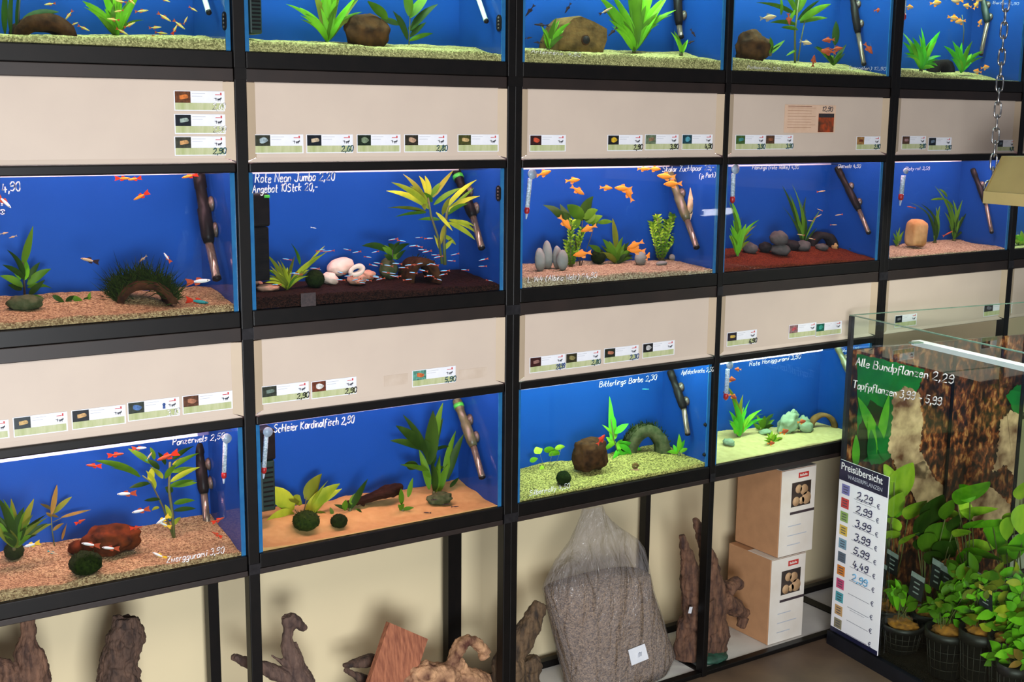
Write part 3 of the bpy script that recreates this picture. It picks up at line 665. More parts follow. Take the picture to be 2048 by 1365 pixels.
fish([(349, 60, 22, 60, 1, 'small guppy with a broad orange-red tail standing upright in the top tank'), (262, 2, 22, -40, 1, 'red-tailed guppy half above the picture edge by the bright sword plant')], .06, 'guppy', 'yellow', 'red', '', GU1)
heater('A', 'clear white heater rod hanging into the top guppy tank', [(396, -60), (404, -20), (418, 27)], 8, GWHITE, GWHITE, cups=False)
fitting('A', 'black oval fitting on the side pane of the top guppy tank', 450, 42)
filterbox('dark green filter box at the wall of the fishless top tank', 497, -70, 520, 68, .05, M('green_plastic', S(10, 40, 26), S(8, 30, 22), 40, rough=.5))
plant('green sword plant standing before the half-round stone in the fishless top tank', (654, 84), .11, [(572, 8, 10, .25), (600, 15, 15, .2), (612, 30, 14, .2), (625, -20, 20), (645, -60, 20), (668, -60, 22), (690, -40, 22), (715, -10, 18), (724, 24, 10, .3), (700, 30, 14), (640, 10, 18), (676, 8, 16)], 'bright', group=SG, seed=3, accent=('olive', .15))
stone('rough brown half-round stone between the two plants of the fishless top tank', 735, 29, 104, 96, .10, 'brown', 3, .1)
plant('dark-stemmed plant with long leaves behind the half-round stone', (818, 90), .09, [(775, 38, 735, 2, 20, .0), (800, 50, 757, 38, 12), (820, 35, 862, -20, 22), (818, 32, 808, -30, 20), (822, 60, 876, 8, 18, .2), (818, 82, 866, 67, 10), (815, 80, 786, 22, 12), (820, 74, 852, 45, 11), (812, 70, 798, 30, 8), (818, 60, 834, 50, 14)], 'mid', stems=[(3, (818, 90), (820, 40), (822, -20))], group=SG, seed=4)
heater('B', 'clear white heater rod hanging into the fishless top tank', [(940, -60), (957, -2), (973, 44)], 8, GWHITE, GWHITE, cups=False)
fitting('B', 'black oval fitting on the side pane of the fishless top tank', 999, 46)
plant('small bright plant growing beside the holed brown log', (1096, 100), .06, [(1083, 52, 8), (1090, 56, 9), (1113, 35, 11), (1122, 60, 8), (1141, 45, 9, .2), (1127, 72, 9, .2), (1086, 72, 8), (1105, 60, 10)], 'bright', group=SG, seed=5)
def log_cave(label, pts, hole, Y, dep):
    P = [px3(x, y, Y) for x, y in pts]; t = thing('log_cave', P[0], label, 'log'); mb = MB(); n = len(P); vs = []
    for yy, sh in ((0, .94), (.012, 1), (dep-.012, 1), (dep, .94)):
        c = sum(P, V())/n
        for p in P: vs.append(c+(p-c)*sh+V((0, yy, 0)))
    fs = [tuple(range(n)), tuple(range(4*n-1, 3*n-1, -1))]+[(j*n+i, (j+1)*n+i, (j+1)*n+(i+1) % n, j*n+(i+1) % n) for j in range(3) for i in range(n)]
    mb.add(vs, fs, 0); mb.build('log_body', ROCKS['log'], t)
    H = px3(*hole, Y); k = mpp(H); hb = MB(); hb.lathe(H+V((0, .0005, 0)), (0, -1, 0), [(0, 11*k), (.0025, 10.5*k), (.0028, 8*k)], 14); hb.build('hole_rim', ROCKS['coco'], t)
    hb = MB(); hb.lathe(H, (0, -1, 0), [(0, 8*k), (.0034, 8*k)], 14); hb.build('hole', ROCKS['black'], t); return t
log_cave('brown log with a dark round hole standing on the top gravel', [(1114, 101), (1118, 80), (1132, 48), (1146, 34), (1164, 31), (1190, 42), (1217, 57), (1217, 80), (1208, 108), (1170, 106)], (1171, 80), .075, .09)
plant('big bright sword plant in the top tank with the holed log', (1268, 103), .11, [(1197, -8, 18), (1210, 20, 16), (1222, -20, 20), (1246, -50, 24), (1262, 5, 20), (1284, 10, 20), (1290, -50, 24), (1312, -30, 22), (1335, -6, 20, .15), (1322, 28, 18, .2), (1308, 40, 16), (1235, 60, 12), (1352, 20, 12, .25), (1240, 20, 18), (1300, 5, 20)], 'bright', group=SG, seed=6, w=1.05)
heater('C', 'dark heater hanging behind the big sword plant of the top tank', [(1352, -60), (1358, 50), (1362, 76)], 11, PLA, GTUBE)
plant('little light plant at the foot of the dark heater in the top tank', (1362, 109), .06, [(1348, 62, 9), (1376, 79, 10), (1356, 78, 8), (1370, 95, 6)], 'bright', group=SG, seed=7)
DF = 'small dark fish around the holed log'
fish([(1060, 21, 30, -52, -1), (1136, 16, 24, -60, -1), (1083, 50, 30, 4, -1), (1226, 63, 26, -45, -1), (1057, 76, 16, 10, 1), (1076, 85, 18, 0, -1), (1386, 66, 20, -55, 1), (1380, 85, 20, 20, 1)], .06, 'slim', 'dark', 'dark', 'small dark fish swimming in the top tank with the holed log', DF)
fish([(1211, 22, 30, 28, 1, 'pale striped fish swimming before the big sword plant of the top tank')], .04, 'slim', 'pale', 'dark', '', DF)
stone('brown pointed rock at the side of the top tank with the tall stem plant', 1506, 62, 130, 84, .09, 'brown', 9, .14, dep=.035)
plant('tall stem plant with branching long leaves in the top pointed rock tank', (1590, 126), .10, [(1592, 30, 1512, 5, 10), (1594, 30, 1560, -25, 10), (1562, 30, 1560, -12, 8), (1596, 40, 1640, 0, 9), (1600, 42, 1662, 8, 15), (1600, 45, 1655, 36, 10), (1594, 50, 1540, 45, 9), (1596, 60, 1562, 55, 8), (1590, 20, 1580, 45, 8), (1596, 20, 1600, -30, 14), (1596, 25, 1620, -25, 14), (1594, 100, 1572, 112, 5)], 'mid', stems=[(5, (1590, 126), (1590, 60), (1600, -20)), (3, (1596, 122), (1604, 70), (1612, 30))], group=SG, seed=8)
plant('small green plant at the foot of the brown pointed rock', (1540, 108), .07, [(1570, 80, 11), (1540, 74, 9), (1520, 68, 8), (1532, 84, 9)], 'mid', group=SG, seed=9)
plant('small plant with one upright oval leaf near the silver heater tube', (1667, 131), .07, [(1632, 92, 11), (1693, 88, 10), (1670, 90, 1672, 42, 15, .0), (1650, 106, 10), (1684, 108, 8)], 'mid', group=SG, seed=10, stems=[(2, (1667, 131), (1668, 108), (1670, 88))])
heater('D', 'black heater with a silver tube in the top pointed rock tank', [(1700, -40), (1716, 66), (1728, 130)], 10)
RF = 'reddish fish in the top pointed rock tank'
fish([(1657, 80, 26, -5, -1), (1656, 103, 34, 6, -1), (1673, 98, 26, 10, 1), (1737, 97, 28, -50, 1), (1756, 20, 18, 10, 1), (1578, 38, 24, -80, 1), (1627, 122, 24, 85, 1)], .05, 'deep', 'brick', 'brick', 'brick red fish swimming in the top pointed rock tank', RF)
fish([(1536, 35, 34, 8, 1, 'pale silver fish at the height of the tall stem plant leaves'), (1611, 85, 26, -12, 1, 'thin striped fish beside the bare stem of the tall plant')], .05, 'deep', 'pale', 'grey', '', RF)
plant('bushy bright plant nearest the pane corner in the tank behind the chain', (1842, 140), .08, [(1805, 65, 15), (1825, 75, 13), (1842, 55, 10), (1880, 63, 15), (1868, 82, 12), (1808, 106, 9, .35), (1882, 112, 9, .3), (1875, 132, 10, .3), (1850, 85, 12), (1832, 90, 12), (1858, 100, 10)], 'fresh', group=SG, seed=11)
plant('bushy bright plant standing closer to the hanging chain in the top tank', (1922, 146), .08, [(1888, 92, 11, .2), (1905, 82, 13), (1924, 85, 10), (1945, 82, 13), (1966, 103, 11, .2), (1936, 92, 10), (1898, 102, 9), (1952, 112, 11, .2), (1930, 110, 11), (1912, 108, 11)], 'fresh', group=SG, seed=12, stems=[(2, (1926, 90), (1928, 60), (1924, 30))])
arch('small dark arch between the two bushy plants behind the chain', 1862, 1900, 118, 128, 143, .11, 'black', dep=.04)
heater('E', 'dark green heater behind the hanging chain in the top tank', [(1962, -20), (1975, 45), (1962, 110)], 10, M('green_plastic', S(10, 40, 26)), GTUBE)
fish([(1906, 36, 24, -12, 1), (1921, 43, 22, -10, -1), (1935, 12, 18, 12, -1), (1952, 11, 18, 60, 1), (1956, -2, 24, 0, 1), (1915, 1, 26, 4, -1), (1960, 46, 16, 70, 1), (1955, 143, 18, 10, -1), (1970, 135, 18, 10, 1), (1871, 6, 24, 6, 1), (1818, 14, 18, -5, 1)], .05, 'round', 'orange', 'orange', 'small orange fish in the top tank behind the chain', 'orange fish in the top tank behind the chain', 'pale')
thermometer('thin thermometer in the top tank behind the chain', (1809, -30), (1807, 32), nose=False, rp=.7)
t = TANKS[('D', 1)]
scribble('Posthornschn. 2,90', onY(1494, 137), onY(1560, 141), .0085, V((0, -1, 0)), PEN, t, name='handwriting')
scribble('(garnelen) 12,90', onY(1697, 138), onY(1770, 141), .009, V((0, -1, 0)), PEN, t)
scribble('Antennenw. 4,90', onY(1062, 106), onY(1160, 113), .009, V((0, -1, 0)), PEN, TANKS[('C', 1)])
scribble('Barben 2,90', onY(1985, 8), onY(2036, 10), .008, V((0, -1, 0)), PEN, TANKS[('E', 1)])
# ================================================================ middle row of tanks
plant('dark fern-like plant on a mossy root at the edge of the arch cave tank', (50, 602), .09, [(45, 530, 66, 452, 20, .04), (46, 560, 14, 500, 15, .25), (48, 560, 5, 530, 14, .2), (45, 575, 0, 552, 15, .2), (55, 570, 102, 538, 17, .12), (55, 575, 105, 578, 14, .2), (58, 590, 90, 560, 16), (44, 580, 16, 570, 13), (50, 560, 48, 516, 16), (60, 595, 88, 598, 11), (40, 560, 22, 532, 12), (56, 560, 80, 525, 12)], 'dark', group=SG, seed=13, accent=('bright', .3), stems=[(5, (50, 602), (48, 560), (46, 525))])
blob_ = MB(); blob(blob_, px3(50, 606, .085), (.034, .022, .016), 5, .15); tag(blob_.build('root_stone', ROCKS['mossy']), 'mossy root stone under the fern-like plant at the picture edge', 'stone')
arch('brown arch cave overgrown with tall dark moss on orange-brown gravel', 226, 345, 556, 574, 603, .10, 'coco', 1500, 58, dep=.06, seed=2)
plant('loose low leaves lying on the orange-brown gravel', (140, 603), .06, [(105, 592, 130, 606, 11), (132, 606, 148, 592, 10), (140, 594, 168, 606, 11), (165, 604, 184, 596, 10), (176, 606, 181, 584, 7)], 'dark', group=SG, seed=14, accent=('mid', .4))
heater('A', 'black heater with a clear tube in the arch cave tank', [(397, 345), (418, 486), (434, 560)], 13.5, knob=(398, 372))
filterS = V((0, -1, 0))
scribble('4,90', onY(4, 386), onY(40, 381), .017, filterS, PEN, TANKS[('A', 2)], thick=.15, label='white handwritten price on the glass')
R2 = 'fish in the arch cave tank'
fish([(245, 357, 32, 0, 1, 'red fish nose to tail at the water line, further from the heater'), (270, 358, 28, -10, -1, 'red fish at the water line meeting another one nose first'), (283, 392, 36, -28, -1, 'lone red fish below the pair at the water line'), (380, 352, 34, -14, -1, 'orange fish touching the top of the black heater')], .05, 'guppy', 'orange', 'red', '', R2, 'orange')
fish([(180, 521, 38, 12, -1, 'grey fish with dark tail swimming alone in open blue water')], .06, 'guppy', 'pale', 'dark', '', R2)
fish([(286, 518, 22, -40, -1, 'small pale fish in front of the moss on the arch'), (30, 601, 22, 4, 1, 'silver fish behind the mossy root stone'), (8, 467, 18, 12, 1, 'small dim fish at the picture edge above the fern-like plant'), (26, 474, 18, -18, -1, 'dim slim fish just above the fern-like plant')], .11, 'slim', 'pale', 'grey', '', R2)
fish([(335, 516, 24, 55, -1, 'small white and red fish above the end of the mossy arch'), (396, 563, 50, 6, 1, 'long white fish above the raised gravel beside the heater tip'), (7, 402, 40, -45, 1, 'white fish cut by the picture edge under the handwritten price')], .08, 'guppy', 'white', 'brick', '', R2)
fish([(394, 603, 46, -8, 1, 'teal fish with a red tail gliding just above the gravel')], .04, 'guppy', 'teal', 'red', '', R2)
bb = MB(); bb.ball(px3(5, 424, .03), .006, 10, 8); bb.ball(px3(4, 409, .03), .003, 8, 6); tag(bb.build('air_bubble', clear('bubble', (.95, 1, 1, 1), .3)), 'round silvery air bubbles under the white fish at the picture edge', 'bubbles', None, 'stuff')
# ---- neon tank
t = TANKS[('B', 2)]
scribble('Rote Neon Jumbo 2,20', onY(510, 366), onY(668, 360), .0185, filterS, PEN, t, thick=.15, label='white handwritten writing on the glass')
scribble('Angebot 10Stck 20,-', onY(504, 386), onY(634, 381), .0165, filterS, PEN, t, thick=.15)
MB().box(tuple(onY(602, 616)+V((0, -.0012, -.002))), tuple(onY(631, 585)+V((0, -.0004, 0)))).build('sticker', M('old_sticker', S(64, 52, 52), S(44, 38, 40), 200, rough=.5), t)
filterbox('black filter box with green knob in the neon fish tank', 503, 388, 534, 562, .07, PLA, (532, 393))
plant('yellow-green plant with red leaf tips beside the black filter', (574, 580), .07, [(520, 536, 9, .3), (532, 508, 10), (540, 540, 9, .3), (600, 530, 582, 487, 9, .1), (648, 508, 9, .2), (660, 500, 6), (628, 520, 11), (618, 540, 9, .25), (560, 520, 11), (528, 558, 9, .35), (590, 512, 11), (605, 530, 9), (552, 545, 12), (575, 535, 12), (614, 532, 650, 492, 4)], 'olive', group=SG, seed=15, accent=('yellow', .5))
MB_ = moss_ball('dark green moss ball in front of the white stones', 630, 558, 19, .05, seed=3)
def ring_stone(label, cx, cy, rx, rz, hole, Y, kind, rot=0):
    C = px3(cx, cy, Y); k = mpp(C); mb = MB(); n, m = 28, 10; vs = []
    R = Matrix.Rotation(rot, 3, 'Y')
    for i in range(n):
        a = 2*PI*i/n; wob = 1+.1*noise.noise(V((math.cos(a), math.sin(a), cx)))
        mid = V((math.cos(a)*(rx+hole)/2, 0, math.sin(a)*(rz+hole*.55)/2))*wob; tr = (rx-hole)/2*(.9+.25*math.cos(a+1))
        rad = V((math.cos(a), 0, math.sin(a)))
        for j in range(m):
            b = 2*PI*j/m; vs.append(C+R @ ((mid+rad*math.cos(b)*min(tr, (rz-hole*.55)/2+2)+V((0, math.sin(b)*tr*1.1, 0)))*k))
    fs = [(i*m+j, ((i+1) % n)*m+j, ((i+1) % n)*m+(j+1) % m, i*m+(j+1) % m) for i in range(n) for j in range(m)]
    mb.add(vs, fs, 0, True); return tag(mb.build('holed_stone', ROCKS[kind]), label, 'stone', WS)
WS = 'white stones in the neon fish tank'
stone('longest white stone lying on top of the pile', 680, 517, 551, 58, .075, 'white', 1, .06, rot=-.28, group=WS)
ring_stone('white ring-shaped stone with a hole leaning on the pile', 713, 541, 20, 11, 7, .06, 'white', -.3)
stone('angular beige stone under the ring-shaped white stone', 714, 545, 572, 38, .075, 'pinkish', 2, .2, group=WS)
stone('beige stone at the end of the pile away from the moss ball', 735, 541, 560, 32, .085, 'pinkish', 3, .2, group=WS)
stone('sloping beige stone between moss ball and pile', 660, 545, 570, 34, .075, 'white', 4, .15, rot=.5, group=WS)
stone('flat beige stone in the corner before the black filter', 536, 568, 584, 44, .05, 'pinkish', 5, .12, group=WS)
stone('small beige stone at the foot of the black filter', 515, 560, 580, 20, .09, 'pinkish', 6, .15, group=WS)
plant('dark broad-leaved plant between white stones and dark cave', (782, 528), .10, [(778, 505, 724, 492, 14, .25), (785, 510, 762, 490, 14), (785, 508, 800, 484, 14), (788, 508, 820, 488, 15, .2), (782, 515, 800, 505, 18), (785, 500, 776, 488, 16), (785, 520, 768, 510, 12), (792, 520, 812, 500, 10)], 'dark', group=SG, seed=16, stems=[(4, (782, 530), (785, 515), (785, 498))])
stone('brown-green clay stump in front of the dark broad-leaved plant', 776, 518, 560, 38, .08, 'mossy', 7, .15, group=None)
arch('dark brown half-shell cave at the foot of the tall plant', 806, 872, 512, 526, 562, .09, 'coco', 60, 10, dep=.06, seed=8)
plant('tall yellow-green plant with a spreading crown before the heater', (888, 528), .085,
      [(858, 418, 773, 382, 12, .18), (858, 415, 783, 365, 12, .15), (850, 400, 806, 348, 11, .12), (856, 395, 838, 352, 11), (858, 395, 850, 352, 11), (862, 395, 880, 366, 11), (866, 395, 907, 340, 12), (868, 410, 922, 376, 11, .15),
       (852, 424, 775, 416, 9, .1), (852, 426, 790, 434, 8), (856, 405, 820, 372, 10, .1), (850, 420, 832, 380, 12), (864, 405, 845, 385, 12), (890, 420, 953, 360, 10, .15), (892, 425, 960, 392, 12, .18), (895, 430, 948, 376, 8), (898, 440, 956, 470, 10, .2), (896, 445, 950, 480, 10, .12),
       (895, 430, 936, 408, 10, .2), (880, 440, 836, 440, 8), (892, 450, 948, 452, 9, .25), (885, 430, 900, 395, 10), (872, 425, 905, 462, 8, .05), (880, 500, 868, 470, 8), (888, 500, 906, 480, 9), (885, 470, 912, 490, 8), (890, 450, 882, 490, 9)],
      'yellow', stems=[(6, (884, 528), (878, 480), (862, 432), (856, 395)), (8, (890, 530), (888, 485), (892, 440), (896, 410))], group=SG, dy=.03, seed=17, accent=('mid', .2))
heater('B', 'black heater with a clear tube behind the tall yellow-green plant', [(912, 342), (946, 434), (964, 498)], 12, ring=KNOB)
fitting('B', 'black oval fitting on the side pane of the neon fish tank', 998, 387)
NE = [(640,500),(660,501),(650,503),(693,500),(712,506),(790,478),(800,482),(835,476),(858,476),(828,491),(838,494),(848,499),(853,503),(868,511),(876,513),(735,515),(752,505),(748,531),(757,528),(780,530),(797,527),(820,532),(836,530),(862,530),(868,531),(892,541),(826,545),(790,551),(782,549),(795,553),(855,551),(862,553),(812,560),(754,552),(760,558),(748,556),(725,563),(722,566),(713,561),(680,559),(684,547),(594,549),(590,547),(636,537),(630,538),(555,571),(967,531),(980,560),(575,520),(910,510),(905,520),(965,518),(930,541),(875,558),(884,548),(846,540),(806,535),(738,560),(700,553),(772,545)]
rn = random.Random(5)
fish([(x+rn.uniform(-3, 3), y+rn.uniform(-2, 2), rn.uniform(15, 21), rn.uniform(-14, 14), rn.choice((-1, -1, 1)), None, rn.uniform(.012, .06)) for x, y in NE], .04, 'slim', 'neon', 'brick', 'tiny neon-blue fish with a red underside in the school above the black gravel', 'school of tiny neon fish', 'red', detail=False)
fish([(627, 456, 12, -10, 1, 'tiny whitish fish alone in the upper water of the neon tank')], .05, 'slim', 'white', 'white', '', 'school of tiny neon fish', detail=False)
# ---- orange fish tank
t = TANKS[('C', 2)]
thermometer('thermometer hanging at the corner of the orange fish tank', (1061, 348), (1054, 420))
SLT = 'grey upright stones in the orange fish tank'
for cx, y0, y1, w, Y, lb in ((1080, 496, 545, 24, .04, 'grey upright stone nearest the pane, foremost of four'), (1095, 482, 540, 22, .075, 'tallest grey upright stone standing behind the foremost one'), (1115, 492, 540, 20, .07, 'slim grey upright stone behind the rounded one'), (1125, 500, 543, 25, .045, 'rounded grey upright stone beside the bushy stems'),
                       (1281, 503, 532, 27, .06, 'small leaning grey stone right behind the open gravel'), (1323, 522, 532, 26, .07, 'flat grey pebble lying half in the pink-beige gravel'), (1347, 508, 522, 22, .12, 'small grey stone at the foot of the bushy stem plant')):
    stone(lb, cx, y0, y1, w, Y, 'slate', int(cx), .07, rot=-.06, dep=.012, group=SLT, freq=1.2)
plant('broad-leaved dark plant above the bushy stems in the orange fish tank', (1160, 532), .12, [(1128, 440, 1086, 410, 18, .2), (1138, 448, 1120, 408, 22), (1165, 442, 1134, 410, 26, .1), (1165, 440, 1187, 393, 28, .1), (1168, 438, 1196, 420, 18, .2), (1160, 450, 1150, 440, 30, -.2), (1175, 446, 1205, 432, 16), (1185, 452, 1200, 438, 16), (1172, 444, 1190, 425, 20), (1196, 446, 1226, 444, 10), (1200, 505, 1176, 490, 14)], 'dark', group=SG, seed=18, accent=('mid', .5),
      stems=[(2, (1160, 532), (1150, 480), (1128, 440)), (2, (1160, 532), (1162, 480), (1165, 440)), (2, (1162, 532), (1180, 480), (1190, 446))])
whorl_plant('bushy light green stems beside the grey upright stones', (1145, 534), .08, [(1142, 446), (1166, 462), (1134, 488), (1156, 478)], group=SG, seed=4)
whorl_plant('bushy light green stems standing alone near the heater tube', (1324, 522), .11, [(1314, 437), (1346, 434), (1360, 462), (1334, 446), (1304, 450)], group=SG, seed=6)
plant('green rosette plant with one pale upright leaf beside the moss ball', (1232, 527), .075, [(1232, 500, 1225, 437, 12, .03), (1205, 478, 14), (1218, 482, 13), (1246, 474, 13), (1268, 496, 13), (1258, 485, 12), (1200, 506, 12, .2), (1266, 512, 11, .2), (1236, 485, 14), (1222, 500, 14), (1248, 500, 13)], 'mid', group=SG, seed=19, accent=('olive', .3))
moss_ball('dark green moss ball beside the green rosette plant', 1197, 514, 15, .07, seed=7)
OF = 'orange fish in the tank with grey upright stones'
fish([(1087, 347, 32, 18, 1, 'orange fish beside the thermometer cup'), (1145, 361, 30, 6, 1, 'orange fish higher of the close pair above the broad leaves'), (1155, 381, 32, -32, 1, 'orange fish lower of the close pair above the broad leaves'), (1212, 376, 26, -3, 1, 'orange fish alone halfway along the upper water'),
      (1247, 377, 36, 3, -1, 'orange fish swimming level above a downward one'), (1258, 389, 34, 62, -1, 'orange fish diving just under a level one'), (1308, 338, 28, -2, 1, 'orange fish at the water line before the handwriting'), (1286, 338, 24, 0, 1, 'dim orange fish at the water line behind another'), (1333, 353, 38, 4, -1, 'orange fish just below the handwriting, upper of a pair'), (1346, 368, 38, -3, -1, 'orange fish in front of the heater top, lower of a pair'),
      (1130, 446, 36, -48, 1, 'orange fish diving towards the bushy stems'), (1178, 457, 34, -22, -1, 'orange fish resting between broad leaves and bushy stems'), (1165, 508, 38, -10, -1, 'orange fish between bushy stems and moss ball'), (1271, 490, 36, -24, -1, 'orange fish upper of two beside the rosette plant'), (1273, 501, 38, 4, -1, 'orange fish lower of two beside the rosette plant'), (1296, 513, 18, 70, 1, 'small orange fish upright above the gravel by a leaning stone')],
     .05, 'deep', 'orange', 'orange', '', OF)
def angelfish(label, cx, cy, h, w, Y, c1, face=1):
    P = px3(cx, cy, Y); k = mpp(P); t = thing('angelfish', P, label, 'fish', 'tall-finned fish in the orange fish tank'); H = V((RI.x, RI.y, 0)).normalized()*face
    mb = MB(); blob(mb, P, (w*k*.5, .006, h*k*.24), 3, .04, 2); mb.build('body', FM[c1], t)
    for sg in (1, -1):
        f = MB(); o = [H*(w*.3*k)+V((0, 0, sg*h*.18*k)), H*(-w*.1*k)+V((0, 0, sg*h*.55*k)), H*(-w*.35*k)+V((0, 0, sg*h*.12*k))]
        f.add([P+v+V((0, .001, 0)) for v in o]+[P+v-V((0, .001, 0)) for v in o], [(0, 1, 2), (5, 4, 3), (0, 3, 4, 1), (1, 4, 5, 2), (2, 5, 3, 0)]); f.build('fin', FM[c1], t)
angelfish('tall-finned pinkish fish in front of the heater', 1381, 412, 66, 16, .10, 'pale')
angelfish('orange reflection of a tall-finned fish in the side pane', 1409, 415, 44, 14, .08, 'orange')  # this second fish shape stands for a reflection in the side pane
heater('C', 'olive heater with a clear tube in the orange fish tank', [(1338, 345), (1374, 440), (1394, 497)], 12, body=OLIV)
scribble('Skalar Zuchtpaar 25,-', onY(1324, 344), onY(1427, 340), .0145, filterS, PEN, t, thick=.14, label='white handwritten writing on the glass')
scribble('(je Pack)', onY(1398, 357), onY(1430, 354), .0125, filterS, PEN, t, thick=.14)
scribble('L 144 (Albino Wels) 24,90', onY(1055, 565), onY(1192, 556), .014, filterS, PEN, t, thick=.13)
# ---- red gravel tank
t = TANKS[('D', 2)]
thermometer('thermometer hanging at the corner of the red gravel tank', (1467, 338), (1465, 398), nose=False)
plant('bright plant at the pane corner of the red gravel tank', (1475, 512), .05, [(1462, 400, 11), (1466, 440, 12), (1478, 430, 9), (1492, 448, 12), (1518, 440, 9, .3), (1500, 482, 7, .3), (1458, 470, 10), (1484, 470, 11), (1462, 450, 10)], 'bright', group=SG, seed=20, accent=('olive', .25))
plant('thin dark grass blades rising behind the dark stones', (1604, 492), .13, [(1565, 372, 9, .05), (1584, 368, 7), (1612, 394, 9), (1564, 412, 6), (1634, 455, 6, .05), (1640, 420, 6, .1), (1592, 430, 8), (1600, 400, 6), (1628, 440, 5)], 'dark', group=SG, seed=21, w=.75)
DS = 'dark stones on the red gravel'
for cx, y0, y1, w, Y, kd, lb in ((1501, 486, 508, 30, .06, 'dark', 'round grey stone nearest the bright corner plant'), (1531, 484, 506, 27, .075, 'black', 'dark stone between the round grey one and the pale long one'), (1561, 488, 511, 42, .05, 'dark', 'pale grey long stone lying foremost on the red gravel'), (1558, 462, 492, 38, .10, 'dark', 'pointed brownish stone on top of the dark pile'), (1582, 480, 502, 46, .085, 'black', 'long black stone leaning under the pointed one'),
                           (1607, 481, 503, 30, .08, 'dark', 'rounded dark stone at the foot of the grass blades'), (1644, 487, 502, 26, .09, 'dark', 'small flat grey stone in front of the dark arch')):
    stone(lb, cx, y0, y1, w, Y, kd, int(cx), .12, group=DS, rot=.15)
arch('black bent root forming a low arch on the red gravel', 1616, 1670, 462, 474, 494, .12, 'black', dep=.03, seed=5)
stone('tiny ochre stone beside the black bent root', 1670, 484, 500, 13, .07, 'tan', 4, .2, group=DS)
plant('tiny sprig growing on the red gravel below the heater', (1707, 502), .06, [(1703, 488, 6), (1716, 490, 6, .2), (1722, 483, 4), (1698, 498, 4), (1712, 496, 5)], 'mid', group=SG, seed=22)
fish([(1642, 383, 18, 8, 1), (1678, 430, 16, -10, -1), (1636, 433, 16, 30, 1), (1622, 442, 14, 5, -1), (1667, 450, 14, 0, 1), (1602, 470, 16, 8, -1), (1624, 478, 14, 10, -1), (1640, 420, 12, 20, -1)], .07, 'slim', 'pale', 'brick', 'tiny pale reddish fish swimming above the dark stones', 'tiny fish in the red gravel tank', detail=False)
heater('D', 'black heater with a pinkish tube in the red gravel tank', [(1674, 335), (1718, 420), (1738, 467)], 10)
scribble('Flamingo (rote Wolke) 4,90', onY(1504, 339), onY(1596, 338), .0105, filterS, PEN, t, thick=.14)
scribble('Glaswels 4,90', onY(1675, 336), onY(1720, 336), .011, filterS, PEN, t, thick=.14)
# ---- tan stone tank
thermometer('thin thermometer in the tan stone tank', (1808, 342), (1802, 393), rp=.6)
stone('tan standing stone with a rounded top on pale gravel', 1832, 436, 498, 48, .07, 'tan', 8, .07, rot=.06, freq=1.4, sq=.5)
plant('small grass tuft in front of the tan standing stone', (1794, 492), .05, [(1786, 466, 5), (1800, 455, 5), (1792, 460, 5), (1808, 462, 6), (1804, 475, 6), (1786, 480, 5)], 'mid', group=SG, seed=23)
plant('grassy plant with dark blades standing on the slope beside the heater', (1908, 480), .11, [(1870, 372, 5), (1892, 395, 5), (1906, 400, 7), (1925, 400, 7), (1948, 398, 6), (1938, 420, 7), (1896, 425, 9), (1915, 425, 9), (1920, 440, 6), (1958, 450, 5, .25), (1905, 440, 9), (1862, 400, 1895, 400, 5), (1895, 395, 1878, 378, 5), (1890, 400, 1908, 420, 5)], 'mid', group=SG, seed=24)
plant('thin plant behind the tan standing stone with bent tips', (1870, 484), .13, [(1820, 405, 6, .3), (1850, 420, 6), (1872, 415, 8), (1880, 412, 8), (1866, 430, 8), (1842, 408, 5, .3), (1876, 440, 8)], 'dark', group=SG, seed=25)
fish([(1823, 415, 18, 10, -1), (1895, 468, 22, 28, 1)], .05, 'slim', 'brick', 'brick', 'tiny brownish fish in the tan stone tank', 'tiny fish in the tan stone tank', detail=False)
heater('E', 'dark heater beside the chain ring in the tan stone tank', [(1945, 338), (1972, 408), (1984, 466)], 9)
scribble('Platy rot 3,50', onY(1810, 341), onY(1858, 340), .010, filterS, PEN, TANKS[('E', 2)])
plant('yellow-green plant in the narrow sliver of a tank by the lamp hood', (2042, 490), .06, [(2030, 470, 14), (2042, 462, 16), (2056, 468, 14), (2034, 482, 12), (2050, 480, 14), (2024, 478, 9)], 'lime', group=SG, seed=26)
heater('F', 'black heater in the narrow sliver of a tank', [(2230, 340), (2260, 400), (2272, 450)], 9)
# ================================================================ lowest row of tanks
t = TANKS[('A', 3)]
scribble('Panzerwels 2,50', onY(345, 891), onY(448, 878), .0135, filterS, PEN, t, thick=.15)
scribble('Zwerggurami 3,90', onY(333, 1127), onY(447, 1106), .014, filterS, PEN, t, thick=.15)
thermometer('thermometer beside the side pane of the big brown rock tank', (451, 876), (448, 950), nose=True)
heater('A', 'upright black heater standing above the gravel near the thermometer', [(396, 885), (408, 987), (416, 1068)], 12)
plant('dense dark green plant at the picture edge in the brown rock tank', (28, 1096), .09, [(-5, 995, 20), (22, 998, 18, .04), (68, 998, 18, .05), (92, 1030, 16, .15), (104, 1048, 15, .2), (0, 1035, 20), (48, 1015, 18), (74, 1058, 18, .15), (8, 1065, 20, .15), (-14, 1050, 18), (34, 1030, 20), (55, 1050, 20), (20, 1060, 20), (44, 1070, 18), (66, 1030, 14), (-20, 1020, 18)], 'mid', group=SG, seed=27, accent=('olive', .3))
moss_ball('dark root ball under the dense plant at the picture edge', 28, 1102, 19, .08, seed=9)
